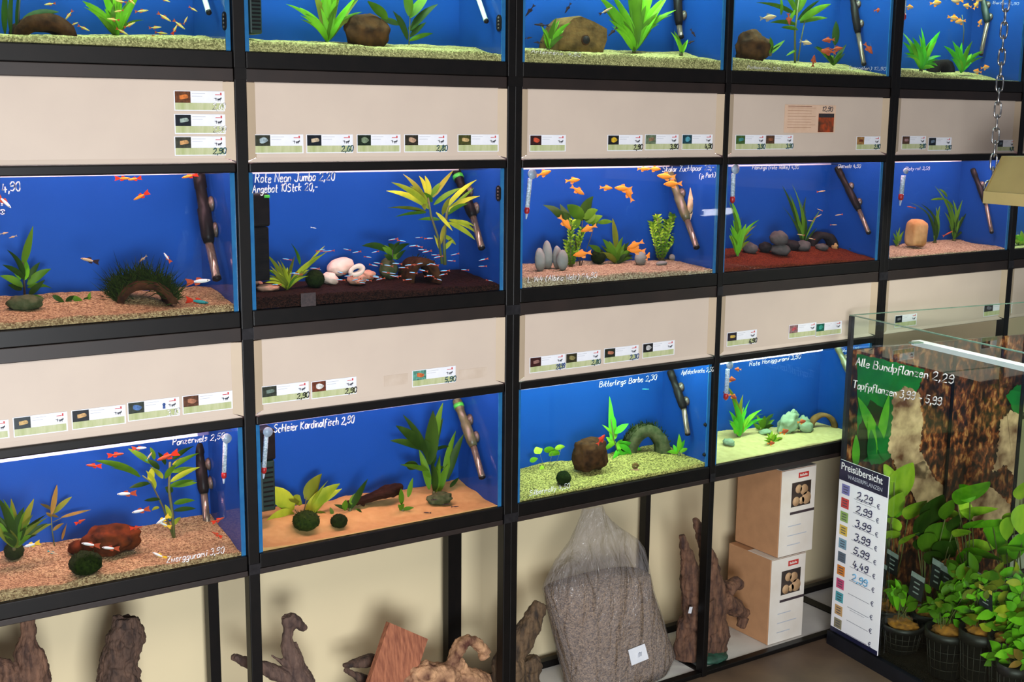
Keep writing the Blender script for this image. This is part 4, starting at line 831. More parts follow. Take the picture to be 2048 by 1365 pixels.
plant('small brownish stem plant with pointed leaves next to the brown rock', (109, 1092), .09, [(103, 1030, 114, 970, 11, .02), (107, 1028, 144, 994, 11), (100, 1020, 80, 1008, 11), (103, 1032, 118, 1036, 8), (122, 1036, 182, 1020, 7, .08), (106, 1062, 128, 1047, 8), (124, 1080, 134, 1046, 8), (103, 1035, 92, 1026, 7)], 'olive', group=SG, seed=28, stems=[(2.5, (109, 1092), (104, 1060), (102, 1025)), (1.6, (106, 1045), (125, 1036), (150, 1028))], accent=('brown', .4))
plant('tall plant with long spreading leaves between rock and heater', (346, 1076), .09,
      [(280, 955, 190, 922, 15, .2), (275, 950, 220, 936, 9), (300, 928, 256, 898, 12, .1), (308, 920, 300, 895, 10), (345, 920, 388, 893, 12), (345, 930, 386, 914, 11), (342, 938, 398, 907, 11), (342, 945, 392, 937, 11), (340, 965, 400, 935, 12), (338, 975, 395, 962, 13, .15), (300, 968, 258, 977, 10, .2), (340, 972, 394, 966, 14),
       (320, 1000, 288, 1002, 9), (348, 1008, 390, 1002, 13, .1), (348, 1022, 392, 1018, 10), (318, 1015, 304, 1022, 8), (318, 940, 296, 920, 12), (330, 930, 316, 905, 10), (325, 958, 300, 935, 14), (330, 958, 352, 930, 12), (300, 966, 305, 935, 14, .05), (310, 978, 292, 942, 13), (345, 985, 330, 975, 14), (340, 1040, 330, 1010, 10), (345, 1050, 362, 1035, 10)],
      'mid', group=SG, dy=.03, seed=29, accent=('yellow', .35), stems=[(4, (346, 1074), (326, 1015), (302, 965), (285, 952)), (7, (348, 1076), (345, 1030), (338, 980), (340, 925))])
stone('big brown rock lying behind the dark moss ball', 222, 1048, 1112, 112, .075, 'rust', 5, .12, dep=.035)
stone('small brown rock half under the big brown rock', 158, 1080, 1112, 40, .07, 'rust', 6, .15, dep=.02)
moss_ball('large dark moss ball lying in front of the big brown rock', 171, 1127, 32, .04, seed=10, rz=24)
GR = 'guppies in the big brown rock tank'
fish([(188, 932, 32, 4, -1, 'red fish swimming level, lower of two red ones in open water'), (231, 910, 34, 8, 1, 'red fish just above another red one in open water'), (336, 913, 48, -22, -1, 'red and white fish between the crown leaves of the tall plant'), (160, 1044, 24, 25, 1, 'red-tailed fish beside the small brownish stem plant'), (272, 1056, 26, 8, 1, 'reddish fish at the end of the big brown rock'), (436, 1041, 28, 25, 1, 'red fish upper of two beyond the heater tube'), (434, 1070, 24, 30, -1, 'red fish lower of two beyond the heater tube')],
     .055, 'guppy', 'brick', 'red', '', GR)
fish([(254, 988, 40, -4, -1, 'white fish with orange tail swimming level beside the tall plant'), (282, 1022, 38, -14, -1, 'white and pinkish fish lower beside the bare stem of the tall plant'), (182, 1090, 38, 8, -1, 'white fish in front of the cave side of the big brown rock'), (222, 1097, 36, 4, -1, 'white fish with a red tail in front of the big brown rock'), (278, 897, 30, 4, 1, 'dim white fish at the water line above the tall plant')], .05, 'guppy', 'white', 'brick', '', GR)
fish([(64, 1090, 36, -16, -1, 'white fish with a yellow tail beside the dark root ball'), (326, 1040, 34, -34, -1, 'yellow fish beside the foot of the tall plant, upper of two'), (330, 1050, 28, 24, -1, 'white and yellow fish at the foot of the tall plant, lower of two'), (320, 1112, 32, 24, -1, 'white and yellow fish gliding low above the front gravel')], .045, 'guppy', 'white', 'gold', '', GR)
fish([(298, 914, 22, 55, 1, 'small brownish fish upright between the leaves of the tall plant'), (105, 1106, 22, -18, 1, 'small greenish fish on the gravel beside the big brown rock'), (457, 1098, 24, 14, 1, 'small pale fish near the side pane above handwriting')], .06, 'slim', 'pale', 'teal', '', GR)
# ---- orange sand tank
t = TANKS[('B', 3)]
scribble('Schleier Kardinalfisch 2,90', onY(547, 866), onY(707, 846), .0175, filterS, PEN, t, thick=.15, label='white handwritten writing on the glass')
thermometer('thermometer in front of the dark filter of the orange sand tank', (533, 863), (528, 940))
filterbox('dark filter box behind the thermometer of the orange sand tank', 519, 862, 546, 1022, .09, M('green_plastic', S(10, 40, 26)), None)
plant('broad-leaved yellow-green plant by a mossy stone on orange sand', (600, 1030), .07, [(585, 1022, 529, 976, 36, .18), (588, 1030, 528, 1048, 36, .1), (612, 1000, 644, 948, 34, .03), (612, 1025, 680, 968, 28, .1), (620, 1020, 656, 962, 8), (590, 1010, 600, 992, 26), (625, 1015, 684, 978, 16), (632, 1025, 662, 1045, 18), (575, 1022, 545, 1000, 14), (600, 1012, 578, 1000, 14), (615, 1030, 655, 1000, 22)], 'yellow', group=SG, seed=30, dy=.03, stems=[(3, (604, 1040), (610, 1015), (613, 995)), (2, (602, 1038), (590, 1020)), (2, (604, 1040), (618, 1022))])
moss_ball('mottled mossy stone under the broad-leaved yellow-green plant', 612, 1042, 27, .05, MOSS, 11, rz=20)
moss_ball('small dark moss ball under the little fern on orange sand', 678, 1043, 17, .05, seed=12, rz=14)
plant('little fern growing over the small dark moss ball', (700, 1022), .06, [(702, 1018, 736, 958, 16, .03), (700, 1018, 690, 1005, 10), (695, 1020, 668, 1010, 8), (712, 1018, 722, 1046, 9), (700, 1010, 716, 985, 12), (690, 1022, 692, 1000, 12), (714, 1020, 724, 1030, 8), (665, 1030, 660, 1015, 8)], 'mid', group=SG, seed=31, accent=('dark', .3))
plant('tiny fern standing in orange sand between driftwood and big plant', (805, 1022), .055, [(803, 1010, 802, 978, 11, .02), (805, 1020, 828, 1016, 8), (802, 1018, 796, 1010, 7), (808, 1022, 816, 1030, 6), (816, 995, 826, 956, 11, .03), (800, 1022, 808, 1008, 9)], 'mid', group=SG, seed=32, accent=('dark', .3))
plant('big green plant with upright strap leaves in front of the heater', (868, 988), .09, [(855, 920, 806, 830, 14, .1), (850, 905, 792, 852, 22, .12), (840, 900, 780, 882, 14, .2), (858, 930, 866, 822, 30, .02), (868, 900, 886, 806, 15), (868, 900, 886, 836, 12), (858, 945, 800, 930, 14), (835, 938, 810, 928, 20, .1), (870, 900, 905, 898, 14, .2), (895, 960, 928, 868, 16), (890, 960, 912, 862, 16), (862, 960, 835, 930, 10), (850, 950, 846, 912, 14), (858, 980, 838, 900, 16, .05), (868, 985, 856, 910, 18), (872, 985, 880, 910, 18), (878, 985, 896, 930, 16), (866, 930, 850, 880, 20), (874, 940, 888, 935, 10), (900, 975, 918, 955, 8)], 'mid', group=SG, seed=33, dy=.025, accent=('dark', .4))
stone('mossy plant stone at the foot of the big strap-leaved plant', 880, 985, 1010, 56, .09, 'mossy', 12, .16, dep=.02)
heater('B', 'olive heater with a brownish tube in the orange sand tank', [(913, 800), (947, 893), (965, 957)], 12, body=OLIV, ring=KNOB)
fish([(855, 1026, 16, 3, -1), (910, 1014, 16, 4, 1), (892, 1010, 14, 8, 1), (904, 1020, 12, 0, -1), (868, 1000, 13, 5, 1)], .04, 'slim', 'dark', 'dark', 'tiny dark fish just above the orange sand', 'tiny dark fish over the orange sand', detail=False)
# ---- coconut cave tank
t = TANKS[('C', 3)]
scribble('Bitterlings Barbe 2,30', onY(1198, 775), onY(1312, 760), .0145, filterS, PEN, t, thick=.14, label='white handwritten writing on the glass')
scribble('Apfelschnecke 2,50', onY(1362, 750), onY(1426, 743), .0125, filterS, PEN, t, thick=.14)
scribble('Silbermolly 4,50', onY(1058, 992), onY(1138, 976), .013, filterS, PEN, t, thick=.13)
heater('C', 'black heater with green band in the coconut cave tank', [(1340, 742), (1368, 818), (1376, 870)], 11, knob=(1354, 782))
stone('brown coconut cave lying on the yellow-green gravel', 1180, 874, 946, 78, .08, 'coco', 15, .10, dep=.035, sq=.62)
plant('bright green fern growing beside the coconut cave', (1238, 912), .075, [(1222, 880, 1219, 793, 13, .03), (1226, 860, 1224, 828, 14), (1230, 868, 1257, 848, 14, .15), (1232, 885, 1205, 905, 14), (1240, 890, 1262, 912, 14), (1238, 885, 1284, 905, 13, .1), (1228, 880, 1232, 850, 14), (1235, 900, 1250, 930, 13), (1240, 900, 1225, 925, 14), (1230, 890, 1212, 875, 12), (1242, 905, 1268, 925, 11), (1236, 900, 1245, 880, 16), (1262, 920, 1290, 930, 9), (1225, 870, 1204, 850, 5)], 'fresh', group=SG, seed=34, dy=.03, stems=[(3, (1238, 915), (1228, 880), (1222, 840))])
plant('light green round leaves floating over stems near the corner', (1092, 940), .08, [(1070, 904, 1085, 898, 16), (1088, 900, 1112, 905, 15), (1105, 905, 1120, 910, 12), (1110, 898, 1130, 894, 11), (1060, 924, 1076, 918, 12), (1080, 940, 1090, 934, 11), (1076, 900, 1070, 908, 12), (1098, 908, 1112, 912, 14)], 'lime', group=SG, seed=35, stems=[(1, (1092, 945), (1085, 925), (1078, 902)), (1, (1094, 945), (1100, 925), (1105, 905)), (1, (1096, 945), (1115, 920), (1122, 898))])
arch('dark mossy root arching over the rear gravel', 1248, 1335, 846, 870, 906, .14, 'mossy', 260, 16, dep=.03, seed=6)
moss_ball('small dark moss ball in front of the coconut cave', 1127, 957, 15, .035, seed=13)
plant('small fern at the side pane of the coconut cave tank', (1358, 912), .10, [(1356, 905, 1358, 868, 10, .02), (1360, 905, 1376, 898, 9), (1356, 908, 1334, 905, 9, .2), (1352, 905, 1346, 890, 7), (1362, 900, 1370, 880, 8)], 'fresh', group=SG, seed=36)
fish([(1202, 880, 26, 55, 1, 'bright red fish climbing beside the coconut cave')], .055, 'deep', 'red', 'red', '', 'fish in the coconut cave tank')
fish([(1291, 779, 14, 0, -1, 'tiny teal fish high in the water below the handwriting')], .08, 'slim', 'teal', 'teal', '', 'fish in the coconut cave tank', detail=False)
def snail(label, cx, cy, r, Y):
    C = px3(cx, cy, Y); k = mpp(C)*r; t = thing('snail', C, label, 'snail'); mb = MB(); pts = []; rad = []
    for i in range(26):
        a = i*.5; R_ = k*.75*(1-i/30); pts.append(C+RI*(math.cos(a)*R_)+V((0, -i*.0002, math.sin(a)*R_))); rad.append(k*.34*(1-i/32))
    mb.tube(pts, rad, 8); mb.build('shell', ROCKS['log'], t); fb = MB(); fb.tube([C+V((0, 0, -k))-RI*k*.9, C+V((0, 0, -k))+RI*k*.9], [k*.2, k*.34], 6); fb.build('foot', ROCKS['pinkish'], t)
snail('small round brown snail on the gravel below the bright fern', 1270, 933, 8, .05)
for yy in (850, 910):
    P = onX(1411 if yy == 850 else 1409, yy, COLS['C'][1]-.0113); tag(MB().lathe(P, (-1, 0, 0), [(0, .006), (.003, .005), (.006, .0025)], 12).build('suction_cup', PLA), 'dark suction cup on the side pane of the coconut cave tank, '+('upper' if yy == 850 else 'lower')+' one', 'suction cup', 'suction cups on the side pane')
# ---- yellow sand tank
t = TANKS[('D', 3)]
scribble('Rote Honiggurami 3,90', onY(1498, 733), onY(1600, 717), .0125, filterS, PEN, t, thick=.14, label='white handwritten writing on the glass')
scribble('Wels 9,90', onY(1684, 705), onY(1716, 701), .010, filterS, PEN, t)
thermometer('thermometer at the corner of the yellow sand tank', (1456, 730), (1452, 792), rp=.8, nose=False)
plant('green plant with strap leaves at the corner of the yellow sand tank', (1478, 874), .07, [(1455, 772, 12), (1466, 800, 12), (1486, 790, 12), (1523, 820, 11, .3), (1526, 838, 8, .3), (1458, 822, 12), (1460, 842, 10), (1500, 800, 10), (1476, 830, 14), (1490, 840, 12), (1470, 868, 1470, 838, 12)], 'fresh', group=SG, seed=37, accent=('olive', .15))
plant('dark striped leaves arching into a low dark clump on yellow sand', (1528, 862), .10, [(1525, 858, 1512, 830, 10), (1528, 858, 1548, 828, 9, .3), (1530, 858, 1549, 840, 9, .3), (1530, 860, 1548, 852, 9, .3), (1520, 860, 1506, 848, 9), (1526, 858, 1530, 832, 12), (1522, 860, 1548, 834, 8, .4)], 'dark', group=SG, seed=38)
plant('tiny yellow-green sprig in the middle of the yellow sand', (1544, 886), .05, [(1528, 876, 9, .2), (1545, 862, 8), (1565, 880, 9, .3), (1534, 868, 7), (1556, 868, 8), (1563, 890, 7, .3)], 'lime', group=SG, seed=39)
MS = 'pale green stones on the yellow sand'
for cx, y0, y1, w, Y, lb, rr in ((1577, 826, 868, 56, .11, 'largest pale green stone rising as a ridge', -.5), (1612, 843, 866, 38, .09, 'pale green slab leaning beside the ridge stone', .35), (1606, 832, 860, 30, .13, 'pale green stone behind the leaning slab', .2), (1531, 859, 870, 26, .07, 'flat small pale green stone near the striped leaves', 0), (1457, 878, 892, 24, .03, 'pale green stone lying at the front corner of the tank', .2)):
    stone(lb, cx, y0, y1, w, Y, 'mint', int(cx), .24, rot=rr, group=MS, dep=.018)
arch('thin grey-brown root bent as a low arch on the yellow sand', 1618, 1672, 824, 831, 856, .13, 'log', dep=.018, seed=9)
fish([(1462, 759, 20, -6, 1), (1476, 739, 14, 4, -1), (1453, 788, 16, 30, -1), (1466, 793, 18, -30, 1), (1568, 864, 20, 20, 1), (1603, 844, 18, 10, 1), (1542, 887, 16, 8, 1)], .05, 'round', 'brick', 'orange', 'small brick red fish in the yellow sand tank', 'red fish in the yellow sand tank')
heater('D', 'olive heater half hidden by the plant tank', [(1672, 690), (1702, 752), (1716, 800)], 10, body=OLIV)
# ================================================================ price cards on the cover panels
PAPER = M('card_paper', S(236, 238, 244), S(228, 231, 238), 40, rough=.35)
BAND = M('card_green_band', S(196, 200, 160), S(170, 180, 126), 90, rough=.35, stretch=(1, 1, .2))
INK = M('card_ink', S(70, 72, 84), S(84, 86, 96), 90, rough=.5)
GREYINK = M('card_grey_ink', S(190, 194, 202), S(180, 184, 194), 90, rough=.5)
REDINK = M('card_red_ink', S(206, 70, 70), S(190, 60, 64), 90, rough=.5)
TEALPEN = M('teal_pen', S(36, 92, 104), S(30, 80, 92), 90, rough=.5)
BLACKPEN = M('black_pen', S(30, 32, 38), S(24, 26, 32), 90, rough=.5)
BLUEPEN = M('blue_pen', S(50, 84, 150), S(44, 74, 140), 90, rough=.5)
PEN_C = {'t': TEALPEN, 'k': BLACKPEN, 'b': BLUEPEN, 'w': PEN}
PICM = {}
def picm(bg, fg):
    k = (bg, fg)
    if k not in PICM: PICM[k] = (M('photo_ground_%d_%d_%d' % bg, S(*bg), S(*[int(c*.6) for c in bg]), 160, rough=.3), M('photo_fish_%d_%d_%d' % fg, S(*fg), S(*[int(c*.75) for c in fg]), 200, rough=.3))
    return PICM[k]
EXc, EZc, NFc = V((1, 0, 0)), V((0, 0, 1)), V((0, -1, 0))
def flat(mb, o, x0, x1, z0, z1, lift, mi=0):   # thin plate on the card, x and z measured from the card's lower left corner
    mb.box((o.x+x0, o.y-lift-.0003, o.z+z0), (o.x+x1, o.y-lift, o.z+z1), mi)
def card(x0, yt, x1, yb, bg, fg, desc, price=None, pen='t', sym=None, tilt=0):
    A = onY(x0, yt, .0034); B = onY(x1, yb, .0034); w = B.x-A.x; h = A.z-onY(x0, yb+(yt-yb)*0 if False else yb, .0034).z
    h = min(max(h, .034), .0405) if w > .05 else h
    o = V((A.x, .0034, A.z-h)); t = thing('price_card', o, desc, 'price card', 'price cards with fish photos on the beige panels')
    m = MB(); flat(m, o, 0, w, 0, h, .0002); m.build('card_sheet', PAPER, t)
    m = MB(); flat(m, o, .002, w-.003, .002, h*.40, .0006); m.build('green_band', BAND, t)
    pw = w*.30; g, f = picm(bg, fg); m = MB(); flat(m, o, .002, .002+pw, h*.40, h-.0015, .0008)
    ph = m.build('fish_photo', g, t)
    m = MB(); cx, cz = .002+pw*.52, h*.69; n = 16; vs = []
    for yy in (.0012, .0015):
        for i in range(n):
            a = 2*PI*i/n; r = 1.0 if not (abs(a-PI) < .4) else .72
            vs.append((o.x+cx+math.cos(a)*pw*.33*r, o.y-yy, o.z+cz+math.sin(a)*h*.13*(1+.3*math.sin(a*2+bg[0]))))
    m.add(vs, [tuple(range(n-1, -1, -1)), tuple(range(n, 2*n))]+[(i, (i+1) % n, (i+1) % n+n, i+n) for i in range(n)]); m.build('photo_fish', f, ph)
    m = MB()
    for i, L in enumerate((.26, .2)): flat(m, o, .005+pw, .005+pw+w*L, h*(.86-.13*i), h*(.86-.13*i)+.0008, .0006)
    m.build('print_line', GREYINK, t)
    lx = w*.80; m = MB()    # small dark mark: two walking animal shapes
    for dx, dz, ww, hh in ((0, .60, .035, .02), (.012, .52, .010, .10), (.045, .56, .06, .045), (.048, .50, .008, .08), (.094, .50, .008, .09), (.085, .60, .04, .035), (.11, .62, .016, .05), (.065, .50, .01, .06), (-.02, .64, .03, .015)):
        flat(m, o, lx+dx*w, lx+(dx+ww)*w, h*dz, h*(dz+hh*1.6), .0006)
    m.build('animal_mark', INK, t)
    m = MB(); flat(m, o, lx+.10*w, lx+.13*w, h*.80, h*.93, .0006); flat(m, o, lx+.0*w, lx+.095*w, h*.81, h*.845, .0006); m.build('red_mark', REDINK, t)
    if sym: m = MB(); m.lathe(o+V((w*.70, -.0004, h*.68)), (0, -1, 0), [(0, .0034), (.0006, .0034)], 12); flat(m, o, w*.675, w*.725, h*.46, h*.60, .0006); m.build('blue_mark', BLUEPEN, t)
    if price: scribble(price, V((o.x+w*.74, o.y-.0009, o.z+h*.07)), V((o.x+w*.99, o.y-.0009, o.z+h*.09)), h*.30, NFc, PEN_C[pen], t, thick=.2, name='price_writing')
    return t
OR, BK, GN, BR = (230, 130, 60), (26, 34, 44), (54, 70, 44), (96, 66, 48)
for a in (
 (347, 181, 451, 223, (120, 70, 40), OR, 'price card with orange fish photo, topmost of the column of three', '2,60', 'w'), (348, 228, 452, 268, BK, (170, 190, 180), 'price card with a pale fish on dark photo, middle of the column of three', '2,90', 'w'), (348, 273, 452, 312, (70, 72, 60), (226, 170, 110), 'price card with a diagonal cream fish photo, lowest of the column of three', '2,90', 't'),
 (508, 269, 607, 308, (62, 66, 52), (170, 190, 196), 'price card with a silver fish photo at the beginning of the row of five'), (612, 269, 706, 307, BK, (220, 200, 170), 'price card priced 2,60 with a cream striped fish on dark photo', '2,60', 't'), (713, 269, 801, 306, (36, 50, 36), (130, 150, 120), 'price card with a green-grey fish photo in the middle of the row of five'), (808, 269, 894, 306, (60, 56, 44), (206, 170, 140), 'price card with a beige fish photo priced 2,80, in the row of five', '2,80', 't'), (915, 269, 997, 304, (84, 86, 40), (222, 190, 130), 'price card with yellowish fish photo standing apart at the end of the row of five'),
 (1059, 270, 1131, 304, (60, 30, 30), (220, 90, 60), 'price card with a red fish photo, alone at the pane side of its panel'), (1215, 270, 1284, 303, (30, 34, 40), (230, 190, 50), 'price card with a yellow fish photo priced 2,90', '2,90', 'k'), (1290, 269, 1356, 302, (120, 140, 110), (150, 120, 90), 'price card with a grey-brown fish photo between yellow and turquoise ones', '3,90', 'k'), (1364, 269, 1424, 301, (30, 76, 90), (90, 170, 190), 'price card with a turquoise fish photo priced 4,90', '4,90', 'k'),
 (1471, 270, 1529, 300, (70, 110, 50), (70, 150, 150), 'price card with a green and teal photo left below the orange leaflet', '3,90', 't'), (1531, 270, 1585, 299, BR, (150, 90, 60), 'price card with a brown photo directly below the orange leaflet', '3,90', 't'), (1713, 273, 1759, 300, (190, 140, 80), (120, 60, 40), 'price card with an ochre photo away from the orange leaflet', '2,90', 't'),
 (1804, 272, 1850, 300, BR, (170, 130, 130), 'price card with a brownish photo first on the panel behind the chain', '2,90', 't'), (1857, 275, 1901, 304, BK, (110, 130, 150), 'price card with dark photo second on the panel behind the chain', '2,90', 't'), (1995, 280, 2027, 303, BK, (90, 110, 120), 'price card just beyond the hanging chain', '4,90', 't'),
 (-92, 852, 20, 890, (90, 80, 60), (180, 150, 110), 'price card cut off by the picture edge in the row of five'), (25, 836, 137, 878, (20, 44, 52), (220, 180, 110), 'price card with a yellowish fish on dark teal photo next to the cut off card'), (142, 822, 253, 864, BK, (226, 180, 120), 'price card with a rounded cream fish on black photo'), (254, 806, 360, 846, (60, 70, 60), (90, 130, 190), 'price card with a blue fish photo and a round blue symbol', '3,10', 'w', 1), (364, 793, 466, 833, (110, 70, 50), (190, 130, 100), 'price card with a pinkish fish on brown photo nearest the post'),
 (522, 774, 618, 812, (64, 70, 60), (120, 140, 130), 'price card priced 2,90 with a grey-green photo next to the post', '2,90', 'k'), (622, 764, 713, 802, (130, 70, 50), (240, 240, 236), 'price card with a white fish on red-brown photo', '2,90', 'k'), (824, 742, 911, 778, (110, 180, 160), (224, 120, 70), 'price card with an orange fish on turquoise photo, tilted and apart', '5,90', 't'),
 (1059, 716, 1129, 749, (70, 34, 32), (160, 120, 110), 'price card priced 29,99 in large blue pen with dark red photo', '29,99', 'b'), (1131, 708, 1200, 739, (60, 56, 36), (150, 140, 90), 'price card with an olive fish photo second in the stepped row of four', '2,80', 't'), (1208, 698, 1276, 730, (40, 46, 34), (200, 130, 100), 'price card with a dark green photo third in the stepped row of four', '2,30', 'b'), (1285, 688, 1348, 719, (36, 34, 38), (200, 200, 200), 'price card with a silver fish photo highest in the stepped row of four'),
 (1454, 666, 1512, 696, (52, 46, 60), (226, 190, 90), 'price card with a yellow fish photo alone beside the post', '6,90', 'k'), (1578, 651, 1631, 678, (170, 130, 130), (200, 90, 100), 'price card with a pinkish photo near the plant tank'), (1632, 648, 1682, 674, (30, 110, 90), (60, 160, 140), 'price card with a teal photo right beside the plant tank'),
 (1790, 632, 1832, 656, BK, (120, 120, 130), 'price card seen through the glass rim of the plant tank'), (1968, 610, 2022, 634, (60, 60, 60), (120, 120, 130), 'price card seen through the glass rim further along the panel')):
    card(*a)
# leaflet
A = onY(1570, 209, .0034); B = onY(1669, 266, .0034); t = thing('leaflet', (A.x, .0034, B.z), 'pinkish paper leaflet with an orange shrimp photo above the small price cards', 'leaflet')
o = V((A.x, .0034, B.z)); w, h = B.x-A.x, A.z-B.z
LEAFP = M('leaflet_paper', S(222, 190, 164), S(214, 180, 152), 40, rough=.5)
m = MB(); flat(m, o, 0, w, 0, h, .0002); m.build('leaflet_sheet', LEAFP, t)
m = MB(); flat(m, o, w*.66, w*.97, h*.03, h*.70, .0006); lph = m.build('photo', M('leaflet_photo', S(176, 70, 30), S(70, 50, 34), 60, rough=.3), t)
m = MB(); flat(m, o, w*.665, w*.965, h*.56, h*.695, .001); m.build('photo_dark_band', M('leaflet_dark', S(40, 40, 52), S(60, 50, 44), 60, rough=.3), lph)  # dark band printed across the upper part of the picture
m = MB()
for i in range(8): flat(m, o, w*.06, w*(.52 if i % 3 else .6), h*(.88-.1*i), h*(.88-.1*i)+.0009, .0006)
m.build('print_line', M('leaflet_ink', S(176, 136, 112), S(166, 126, 104), 60), t)
m = MB(); flat(m, o, w*.06, w*.52, h*.93, h*.955, .0006); m.build('heading', M('leaflet_heading', S(140, 96, 76), S(130, 90, 70), 60), t)
scribble('12,90', V((o.x+w*.72, o.y-.0009, o.z+h*.78)), V((o.x+w*.92, o.y-.0009, o.z+h*.78)), h*.16, NFc, INK, t, thick=.16, name='price_writing')
# grey stains left by removed cards
STAIN = M('panel_stain', S(196, 178, 160), S(206, 190, 174), 30, rough=.55)
for (x0, y0, x1, y1), lb in (((918, 744, 975, 754), 'faint grey smear'), ((768, 756, 816, 768), 'pale rectangle'), ):
    A = onY(x0, y0, .0037); B = onY(x1, y1, .0037); p_ = [o_ for o_ in COL.objects if o_.name.startswith('cover_panel') and o_['label'] == PL[('B', 3)]][0]
    MB().box((A.x, .0035, B.z), (B.x, .0039, A.z+.004)).build('glue_stain', STAIN, p_)
# ================================================================ bottom shelves: driftwood, gravel bag, boxes
def woodm(name, a, b, sc=48, st=(1.6, 1.6, .3)): return M(name, a, b, sc, rough=.85, bump=1.0, bscale=110, detail=9, stretch=st)
WD = {'brown': woodm('driftwood_brown', S(126, 92, 72), S(54, 36, 30)), 'dark': woodm('driftwood_dark', S(100, 76, 62), S(42, 30, 26)), 'pale': woodm('driftwood_pale', S(212, 164, 122), S(84, 46, 34), 30, (1, 1, .8)),
      'bark': woodm('driftwood_bark', S(112, 88, 62), S(40, 30, 22), 44), 'root': woodm('root_brown', S(120, 84, 62), S(54, 34, 28), 44), 'grey': woodm('driftwood_grey', S(110, 86, 74), S(64, 48, 44))}
TXW = bpy.data.textures.new('wood_relief', 'CLOUDS'); TXW.noise_scale = .016; TXW.noise_depth = 4
TXS = bpy.data.textures.new('wood_grain', 'STUCCI'); TXS.noise_scale = .05
def wood_mesh(branches, Y, floor=.0105, caps=True, flat=.8):
    mb = MB()
    for br in branches:
        pts = []; rad = []
        for q in br:
            P = onY(q[0], q[1], Y+(q[3] if len(q) > 3 else 0)); pts.append(P); rad.append(q[2]*mpp(P))
        if br[-1][1] >= 1360:
            pts.append(V((pts[-1].x, pts[-1].y, max(floor+rad[-1]*.2, .02)))); rad.append(rad[-1])
        # resample for a knobbly outline
        PP, RR = [], []
        for i in range(len(pts)-1):
            for s_ in range(4):
                f = s_/4; p = pts[i].lerp(pts[i+1], f); r = rad[i]*(1-f)+rad[i+1]*f
                PP.append(p+V((noise.noise(p*22), noise.noise(p*22+V((9, 0, 0))), 0))*r*.22); RR.append(r*(1+.28*noise.noise(p*30+V((0, 3, 1)))))
        PP.append(pts[-1]); RR.append(rad[-1])
        mb.tube(PP, RR, 12, 0, True, flat)
    return mb
def wood(label, branches, Y, mat, strength=.012, vox=.0025, name='driftwood', parent=None, part=None):
    mb = wood_mesh(branches, Y)
    o = mb.build(part or name, mat, parent)
    md = o.modifiers.new('remesh', 'REMESH'); md.mode = 'VOXEL'; md.voxel_size = vox; md.use_smooth_shade = True
    d = o.modifiers.new('relief', 'DISPLACE'); d.texture = TXW; d.strength = strength; d.mid_level = .5; d.texture_coords = 'LOCAL'
    d2 = o.modifiers.new('grain', 'DISPLACE'); d2.texture = TXS; d2.strength = strength*.5; d2.mid_level = .5; d2.texture_coords = 'LOCAL'
    if not parent: tag(o, label, 'driftwood', 'pieces of driftwood on the bottom shelves')
    return o
wood('tall brown driftwood spike reaching under the beam at the picture edge', [[(55, 1236, 14), (57, 1270, 15), (52, 1300, 30), (60, 1330, 30), (64, 1366, 34)], [(-22, 1322, 12), (10, 1338, 20), (26, 1368, 30)]], .12, WD['brown'])
wood('broad upright brown driftwood stump with a slanting broken top', [[(252, 1236, 24), (250, 1262, 34), (244, 1300, 39), (240, 1338, 41), (238, 1366, 40)], [(232, 1232, 7), (240, 1250, 16), (250, 1280, 20)], [(204, 1325, 8), (218, 1345, 14), (222, 1366, 16)]], .13, WD['dark'], .014)
wood('branching driftwood with a knobbed head and one long side arm', [[(573, 1232, 12), (578, 1250, 16), (574, 1275, 15), (578, 1300, 16), (590, 1332, 22), (602, 1366, 28)], [(578, 1236, 14), (594, 1246, 12), (609, 1258, 8)], [(592, 1284, 3), (595, 1308, 8), (600, 1345, 18)], [(466, 1314, 9), (480, 1320, 13), (520, 1334, 15), (560, 1350, 18), (600, 1367, 26)], [(543, 1312, 2), (556, 1320, 5), (580, 1332, 12)]], .11, WD['grey'], .008, .0028)
t = thing('wood_board', onY(785, 1365, .07), 'flat reddish wooden board leaning among the driftwood', 'wood board', 'pieces of driftwood on the bottom shelves')
P0, P1, P2 = onY(779, 1246, .10), onY(856, 1279, .10), onY(738, 1368, .07)
ex = P1-P0; ez = (P2-P0).normalized(); L = (P0.z-.013)/(-ez.z); mb = MB(); mb.obox(P0, ex, ez*L, ex.cross(ez).normalized()*.016)
mb.build('board', M('board_wood', S(178, 112, 80), S(132, 76, 54), 30, rough=.75, bump=.4, stretch=(5, 5, .5)), t)
wood('small dark forked driftwood behind the reddish board', [[(686, 1332, 4), (712, 1328, 11), (744, 1320, 16), (770, 1332, 16), (780, 1368, 14)], [(688, 1340, 4), (712, 1352, 9), (738, 1368, 14)]], .15, WD['dark'], .007, .0028)
wood('pale gnarled root with dark curls in front of the back post', [[(815, 1352, 18), (850, 1345, 24), (900, 1352, 28), (945, 1362, 30), (985, 1375, 28)], [(850, 1324, 8), (858, 1345, 16), (870, 1368, 36)], [(902, 1330, 14), (910, 1308, 16), (922, 1288, 16), (936, 1278, 14), (952, 1288, 13), (970, 1304, 12), (962, 1318, 9)], [(905, 1318, 14), (925, 1345, 20), (940, 1368, 34)], [(800, 1372, 18), (830, 1368, 34)]], .09, WD['pale'], .012, .003)
wood('rough bark-covered branch with a pale foot behind the double post', [[(1081, 1208, 17), (1064, 1240, 24), (1046, 1278, 26), (1030, 1310, 26), (1020, 1340, 30), (1020, 1368, 36)], [(1002, 1298, 7), (996, 1330, 14), (1000, 1368, 24)], [(1060, 1315, 18), (1064, 1340, 20), (1052, 1368, 26)]], .07, WD['bark'], .012)
